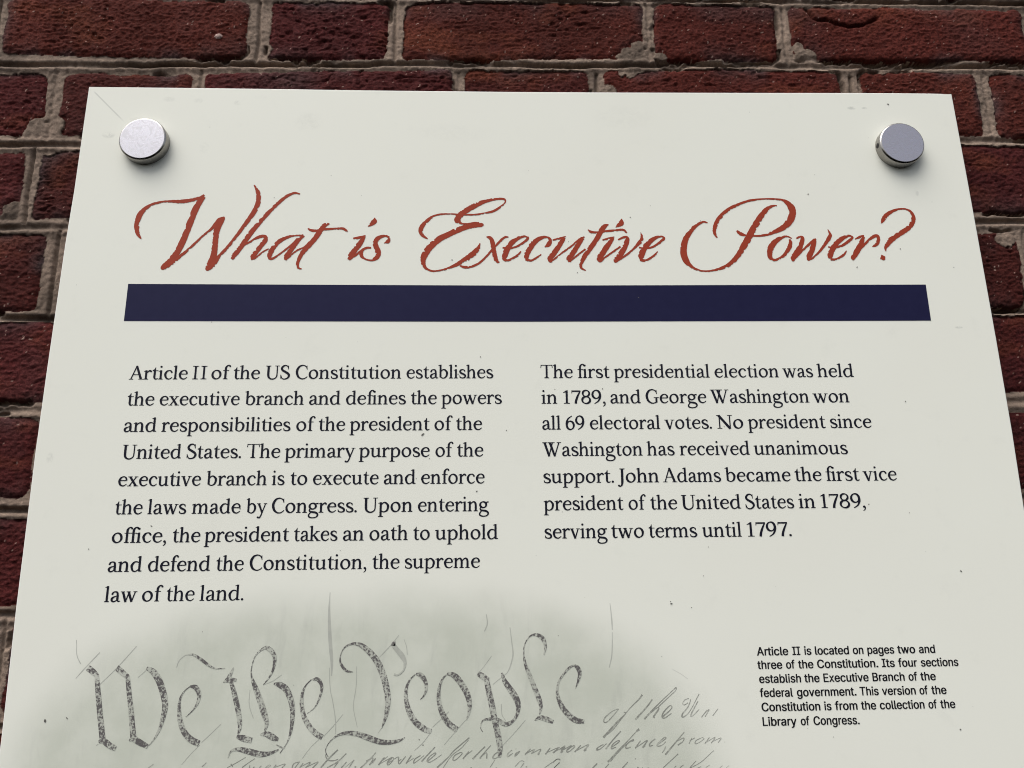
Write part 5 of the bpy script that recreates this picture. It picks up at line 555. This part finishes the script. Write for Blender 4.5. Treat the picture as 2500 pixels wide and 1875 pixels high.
GL = {
 'a': (92, [S((66, 72, 16), (67, 50, 17), (67, 24, 17), (72, 8, 11), (82, 5, 8), (92, 9, 5)), S((20, 76, 14), (27, 90, 11), (44, 96, 9), (60, 90, 14), (67, 72, 17)), Dt(19, 75, 8.5),
            S((66, 58, 7), (46, 51, 8), (25, 40, 15), (17, 24, 17), (24, 7, 13), (40, 4, 10), (58, 14, 7), (67, 26, 6))]),
 'b': (106, [stem(23, 12, 150), flag(23, 149), S((30, 76, 6), (44, 93, 9), (64, 95, 12), (85, 74, 18), (89, 50, 18), (80, 20, 14), (58, 3, 9), (38, 6, 9), (22, 16, 10))]),
 'c': (88, [S((76, 76, 15), (66, 91, 12), (50, 96, 8.5), (30, 87, 14), (17, 63, 18), (17, 44, 18), (27, 17, 15), (46, 4, 10), (64, 7, 8), (82, 22, 5)), Dt(75, 77, 8.5)]),
 'd': (108, [stem(83, 4, 150), flag(83, 149), S((78, 86, 7), (56, 96, 9), (34, 90, 13), (17, 64, 18), (16, 44, 18), (26, 13, 14), (44, 3, 9), (62, 9, 8), (78, 26, 6)), Pg((80, 0), (106, 3), (106, 9), (92, 14), (80, 16))]),
 'e': (93, [S((18, 57, 7.5), (80, 57, 7.5)), S((82, 56, 13), (78, 80, 14), (64, 94, 10), (48, 96, 9), (29, 85, 14), (17, 61, 18), (17, 42, 18), (27, 16, 15), (48, 4, 10), (66, 7, 8), (86, 23, 5))]),
 'f': (60, [stem(30, 0, 112), S((30, 104, 17), (32, 128, 16), (45, 147, 11), (60, 151, 9), (69, 145, 9)), Dt(68, 140, 9), rect(6, 91, 60, 98), foot(30)]),
 'g': (100, [ring(46, 65, 29, 29, 17, 9), S((68, 86, 8), (84, 91, 9), (98, 92, 12)), S((27, 42, 7), (17, 28, 10), (24, 12, 14), (46, 6, 16), (72, 2, 17), (91, -12, 15), (92, -30, 12), (76, -46, 9), (46, -51, 9), (20, -44, 12), (11, -28, 12), (20, -8, 9), (34, 5, 6))]),
 'h': (106, [stem(23, 0, 150), flag(23, 149), foot(23), arch(24, 80), foot(80)]),
 'i': (50, [stem(24, 0, 99), flag(24, 98), foot(24), Dt(23, 137, 11)]),
 'k': (106, [stem(23, 0, 150), flag(23, 149), foot(23), S((32, 48, 8), (56, 71, 9), (80, 94, 9)), rect(62, 91, 100, 98), S((44, 58, 13), (62, 34, 17), (86, 4, 18)), rect(72, 0, 112, 7)]),
 'l': (50, [stem(24, 0, 150), flag(24, 149), foot(24)]),
 'm': (160, [stem(23, 0, 99), flag(23, 98), foot(23), arch(24, 78), foot(78), arch(79, 133), foot(133)]),
 'n': (106, [stem(23, 0, 99), flag(23, 98), foot(23), arch(24, 80), foot(80)]),
 'o': (104, [ring(52, 50, 36, 46, 18, 8.5)]),
 'p': (107, [stem(25, -46, 99), flag(25, 98), foot(25, -48, 14, 16), S((32, 74, 6), (46, 92, 9), (66, 95, 12), (87, 73, 18), (91, 50, 18), (82, 18, 14), (60, 3, 9), (42, 5, 9), (28, 14, 8))]),
 'r': (74, [stem(23, 0, 99), flag(23, 98), foot(23, 0, 13, 15), S((29, 68, 6), (42, 86, 10), (56, 95, 13), (68, 90, 13)), Dt(67, 87, 9)]),
 's': (78, [S((64, 72, 5), (61, 86, 9), (43, 96, 9), (24, 89, 14), (16, 75, 16), (24, 60, 17), (44, 49, 17), (62, 38, 17), (69, 24, 16), (60, 8, 12), (40, 4, 9), (20, 10, 9), (13, 28, 5)), Pg((62, 92), (67, 94), (67, 70), (62, 70)), Pg((11, 8), (16, 6), (15, 32), (10, 32))]),
 't': (64, [S((29, 100, 17), (29, 50, 17), (29, 24, 17), (35, 8, 13), (47, 4, 10), (63, 11, 5)), Pg((20.5, 92), (37.5, 92), (37.5, 132), (31, 128), (24, 110), (6, 98), (6, 92)), rect(10, 91, 62, 98)]),
 'u': (108, [S((23, 97, 17), (23, 40, 17), (26, 17, 16), (40, 5, 12), (56, 8, 9), (76, 24, 7)), Pg((31, 100), (31, 80), (15, 86), (1, 88), (1, 94)), stem(81, 4, 99), Pg((89, 100), (89, 80), (73, 86), (58, 88), (58, 94)), Pg((76, 0), (106, 3), (106, 9), (90, 14), (76, 16))]),
 'v': (98, [S((18, 97, 18), (52, -2, 17)), S((80, 97, 8), (50, -2, 9)), rect(-1, 92, 38, 98), rect(62, 92, 98, 98)]),
 'w': (144, [S((18, 97, 18), (48, -2, 17)), S((76, 97, 8), (46, -2, 9)), S((68, 97, 18), (101, -2, 17)), S((128, 97, 8), (99, -2, 9)), rect(-1, 92, 36, 98), rect(50, 92, 86, 98), rect(110, 92, 145, 98)]),
 'x': (102, [S((20, 97, 18), (82, 2, 18)), S((82, 97, 8), (18, 2, 8)), rect(2, 92, 44, 98), rect(62, 92, 98, 98), rect(-1, 0, 38, 6.5), rect(60, 0, 104, 6.5)]),
 'y': (100, [S((18, 97, 18), (56, 2, 15)), S((86, 97, 8), (56, 10, 9), (44, -24, 10), (32, -44, 11), (20, -46, 9)), Dt(15, -42, 10), rect(-1, 92, 38, 98), rect(66, 92, 102, 98)]),
 'A': (136, [S((67, 148, 9), (19, 3, 9)), S((65, 148, 17), (114, 3, 20)), rect(34, 48, 96, 56), rect(0, 0, 42, 6.5), rect(90, 0, 138, 6.5)]),
 'C': (122, [S((112, 106, 6), (104, 130, 9), (84, 145, 9), (62, 147, 11), (36, 133, 16), (18, 98, 20), (17, 60, 20), (32, 22, 17), (60, 2, 11), (84, 2, 9), (106, 15, 7), (116, 28, 4)), Pg((107, 144), (113, 144), (114, 102), (108, 102))]),
 'G': (134, [S((112, 106, 6), (104, 130, 9), (84, 145, 9), (62, 147, 11), (36, 133, 16), (18, 98, 20), (17, 60, 20), (32, 22, 17), (60, 2, 11), (84, 2, 9), (108, 12, 9)), Pg((107, 144), (113, 144), (114, 102), (108, 102)), rect(98, 8, 117, 62), rect(82, 58, 132, 65)]),
 'I': (80, [stem(40, 0, 145, 18), foot(40, 0, 20, 20, 18), head(40, 145, 20, 20, 18)]),
 'J': (64, [S((38, 145, 19), (38, 70, 19), (37, 10, 19), (32, -22, 15), (18, -38, 10), (6, -36, 9)), Dt(5, -31, 9.5), head(38, 145, 15, 15)]),
 'N': (142, [S((26, 145, 9), (26, 0, 9)), S((20, 143, 20), (120, -2, 20)), S((120, 145, 9), (120, -2, 9)), rect(-2, 138.5, 26, 145), rect(4, 0, 48, 6.5), rect(98, 138.5, 142, 145)]),
 'S': (100, [S((82, 108, 5), (78, 132, 9), (58, 147, 10), (34, 140, 15), (19, 116, 18), (29, 93, 19), (54, 77, 20), (80, 58, 20), (90, 36, 18), (78, 11, 14), (52, -1, 10), (26, 6, 9), (12, 40, 5)), Pg((79, 144), (85, 146), (85, 104), (79, 104)), Pg((9, 4), (14, 2), (14, 46), (8, 46))]),
 'T': (122, [stem(61, 0, 140, 19), foot(61, 0, 15, 15, 19), rect(5, 138, 117, 145), Pg((5, 148), (11, 145), (12, 138), (7, 112), (1, 112)), Pg((117, 148), (111, 145), (110, 138), (115, 112), (121, 112))]),
 'U': (140, [S((32, 143, 19), (32, 50, 19), (39, 18, 17), (63, 0, 12), (88, 2, 10), (109, 20, 9), (115, 50, 9), (115, 143, 9)), head(32, 145, 15, 15), rect(94, 138.5, 138, 145)]),
 'W': (186, [S((22, 143, 20), (66, -2, 18)), S((100, 143, 9), (64, -2, 9)), S((74, 143, 20), (122, -2, 18)), S((164, 143, 9), (120, -2, 9)), rect(0, 138.5, 50, 145), rect(54, 138.5, 122, 145), rect(142, 138.5, 186, 145)]),
 '1': (78, [stem(42, 0, 142), foot(42, 0, 20, 20), Pg((8, 118), (11, 124), (48, 147), (50.5, 147), (50.5, 100), (33.5, 100), (33.5, 122))]),
 '7': (94, [Pg((10, 142), (92, 142), (92, 134), (84, 127), (12, 127)), S((89, 136, 8), (66, 84, 15), (50, 36, 18), (45, 0, 19)), Pg((9, 143), (14, 143), (16, 130), (13, 110), (8, 110))]),
 '8': (96, [ring(48, 110, 30, 33, 16, 9, 150), ring(48, 38, 36, 37, 18, 9, 150)]),
 '9': (98, [ring(46, 99, 34, 44, 18, 9, 20), S((80, 106, 18), (81, 70, 17), (65, 28, 12), (28, -2, 6))]),
 '6': (98, [ring(52, 44, 34, 44, 18, 9, 20), S((18, 37, 18), (17, 73, 17), (33, 115, 12), (70, 145, 6))]),
 '.': (38, [Dt(19, 10, 11.5)]),
 ',': (40, [Dt(19, 10, 11.5), S((28, 8, 8), (27, -8, 8), (20, -22, 7), (8, -31, 4))]),
}
def serif_glyph(ch):
    adv, items = GL[ch]; polys = []
    for k, p in items:
        if k == 's': polys += stroke_quads([(a, c, w*1.08+1.6) for a, c, w in p], 6)
        elif k == 'r': polys += stroke_quads([(a, c, w*1.08+1.6) for a, c, w in p], 2)
        elif k == 'p':
            h = list(p)
            polys.append(h)
        else: polys.append(disc_poly(*p))
    V, T = union(polys, 1e-3)
    return adv, V, T
SERIF = {c: serif_glyph(c) for c in GL}

def sans_glyph(ch):
    adv, loops = SANS[ch]; out = []
    for l in loops:
        A = np.array(l, float)
        T = np.roll(A, -1, 0) - A; T /= np.maximum(np.linalg.norm(T, axis=1), 1e-6)[:, None]
        Tp = np.roll(T, 1, 0); Nn = np.stack([-(T+Tp)[:, 1], (T+Tp)[:, 0]], 1); Nn /= np.maximum(np.linalg.norm(Nn, axis=1), 0.35)[:, None]
        out.append(A + Nn*np.array(BOLD)*SGN)
    V, T = winding_fill([[(float(a), float(b)) for a, b in l] for l in out])
    return adv, V, T
SANS = SANS_DATA
BOLD = (23.0, 9.0); SGN = 1.0
if True:   # outward direction follows the contours' orientation
    A = np.array(SANS['l'][1][0], float); ar = np.sum(A[:, 0]*np.roll(A[:, 1], -1) - np.roll(A[:, 0], -1)*A[:, 1]); SGN = -1.0 if ar > 0 else 1.0
SANSG = {c: sans_glyph(c) for c in SANS}

def set_words(fl, lines, font, unit, base_shift=0.0, space_adj=0.0):
    for v, words in lines:
        for txt, x0, x1 in words:
            pen = 0; items = []
            for i, ch in enumerate(txt):
                adv, V, T = font[ch]
                if i and txt[i-1] == 'f' and ch in 'fi': pen -= adv_f_kern(ch, font)
                items.append((V + np.array((pen, 0)), T)); pen += adv
            mn = min(V[:, 0].min() for V, T in items); mx = max(V[:, 0].max() for V, T in items)
            sx = (x1-x0)/(mx-mn)
            for V, T in items:
                fl.add(np.stack([x0 + (V[:, 0]-mn)*sx, v + base_shift + V[:, 1]*unit], 1), T)
def adv_f_kern(ch, font): return 6.0 if font is SERIF else 0.0

fl = Flat(); set_words(fl, COL_A, SERIF, 0.0712); fl.build('paragraph', M_TEXT, sign, Y2, 'left paragraph of nine lines about Article II')
fl = Flat(); set_words(fl, COL_B, SERIF, 0.0712); fl.build('paragraph', M_TEXT, sign, Y2, 'right paragraph of seven lines about the first presidential election')
fl = Flat(); set_words(fl, CAPTION, SANSG, 5.45/508.7); fl.build('caption', M_CAPT, sign, Y2, 'small six line sans serif caption')

# --- the printed document: pale sheet, big blackletter, faded handwriting
n = 40; fl = Flat()
ring_ = []
for i in range(n):
    c_, s_ = math.cos(2*math.pi*i/n), math.sin(2*math.pi*i/n); k = (abs(c_)**3 + abs(s_)**3)**(-1/3)
    ring_.append((max(-354, -110 + 280*k*c_), -640 + 256*k*s_))
V, T = union([ring_]); fl.add(V, T); doc = fl.build('document_print', M_BOARD, sign, Y1, 'faded grey green print of an old handwritten document')
def strokes(fl, data, n=5, rough=0.0, caps=False):
    polys = []; rg = np.random.RandomState(3)
    for st in data: polys += stroke_quads(st, n, rough, rg)
    V, T = union(polys, 1e-4); fl.add(V, T)
for st in CREASE:
    fl = Flat(); strokes(fl, [st]); fl.build('crease_mark', M_CREASE, doc, Y1*1.4)
for i, st in enumerate(HAIR):
    fl = Flat(); strokes(fl, [st]); fl.build('hairline_flourish', M_HAIR, doc, Y1*1.7 - i*1e-6)
def words_apart(part, gap=7.0):
    q = sorted(part, key=lambda st: min(p[0] for p in st)); out = []; end = -1e9
    for st in q:
        if min(p[0] for p in st) > end + gap: out.append([])
        out[-1].append(st); end = max(end, max(p[0] for p in st))
    return out
for part in LINES:
    # words that stand apart are pieces of their own
    for word in words_apart(part):
        fl = Flat(); strokes(fl, word); fl.build('handwriting_line', M_SCRIPT, doc, Y2*1.05)
fl = Flat(); strokes(fl, BIG); fl.build('blackletter_heading', M_QUILL, doc, Y3)
fl = Flat(); strokes(fl, FLAGS); fl.build('hollow_flourish', M_HAIR, doc, Y3)

# --- specks of dirt stuck to the face
fl = Flat(); rs = np.random.RandomState(21)
for (x, z, r) in SPECKS + [(rs.uniform(-350, 355), rs.uniform(-520, -4), abs(rs.normal(0.14, 0.10))+0.10) for _ in range(60)]:
    k = 7; a0 = rs.uniform(0, 6.28); e = rs.uniform(1, 2.0)
    p = [(r*e*math.cos(2*math.pi*i/k)*rs.uniform(.7, 1.2), r*math.sin(2*math.pi*i/k)*rs.uniform(.7, 1.2)) for i in range(k)]
    fl.add(np.array([(x + q[0]*math.cos(a0) - q[1]*math.sin(a0), z + q[0]*math.sin(a0) + q[1]*math.cos(a0)) for q in p]), [list(range(k))])
sp = fl.build('dirt_speck', M_SPECK, sign, Y3*1.2); sp['kind'] = 'stuff'

# --- steel caps of the standoffs
def cap(cx, cz, m_face, label, hole):
    e = bpy.data.objects.new('standoff_cap', None); e.empty_display_size = 0.03; col.objects.link(e)
    e.parent = sign; e.location = Vector((cx, 0, ZT+cz)) - sign.location; e['label'] = label
    n = 96; r = 0.0186; tk = 0.0082
    prof = [(r, 0.0), (r, tk-0.0014), (r-0.00015, tk-0.0010), (r-0.0005, tk-0.00045), (r-0.0010, tk-0.0001), (r-0.0014, tk)]
    V = []; fs = []
    for (q, y) in prof: V += [(q*math.cos(2*math.pi*i/n), -y, q*math.sin(2*math.pi*i/n)) for i in range(n)]
    for k in range(len(prof)-1):
        for i in range(n):
            j = (i+1) % n; fs.append((k*n+j, k*n+i, (k+1)*n+i, (k+1)*n+j)[::-1])
    me = bpy.data.meshes.new('cap_rim'); me.from_pydata(V, [], fs)
    for p in me.polygons: p.use_smooth = True
    me.update(); me.materials.append(M_RIM)
    o = bpy.data.objects.new('cap_rim', me); col.objects.link(o); o.parent = e
    me = bpy.data.meshes.new('cap_face'); rr = prof[-1][0]
    me.from_pydata([(rr*math.cos(2*math.pi*i/n), -tk, rr*math.sin(2*math.pi*i/n)) for i in range(n)], [], [list(range(n))])
    me.materials.append(m_face)
    o = bpy.data.objects.new('cap_face', me); col.objects.link(o); o.parent = e
    # threaded barrel between the sign and the wall
    me = bpy.data.meshes.new('barrel'); V = []; fs = []
    for y in (0.0041, 0.021): V += [(0.009*math.cos(2*math.pi*i/32), y, 0.009*math.sin(2*math.pi*i/32)) for i in range(32)]
    for i in range(32): fs.append((i, (i+1) % 32, 32+(i+1) % 32, 32+i))
    me.from_pydata(V, [], fs); me.materials.append(M_RIM)
    o = bpy.data.objects.new('barrel', me); col.objects.link(o); o.parent = e
    if hole:
        a = R(hole); me = bpy.data.meshes.new('set_screw_hole'); k = 18; V = []; hr = 0.0022; yc = -0.0037
        for i in range(k):
            s = hr*math.cos(2*math.pi*i/k); y = yc + hr*math.sin(2*math.pi*i/k); q = r + 0.00005; aa = a + s/q
            V.append((q*math.cos(aa), y, q*math.sin(aa)))
        V.append(((r+0.00005)*math.cos(a), yc, (r+0.00005)*math.sin(a)))
        me.from_pydata(V, [], [(i, (i+1) % k, k) for i in range(k)]); me.materials.append(M_HOLE)
        o = bpy.data.objects.new('set_screw_hole', me); col.objects.link(o); o.parent = e
    return e
cap(-0.3080, -0.0519, M_FACE_L, 'smudged bright steel cap at the upper left corner', None)
cap(0.3062, -0.0517, M_FACE_R, 'blue grey steel cap with a set screw hole at the upper right corner', 181)
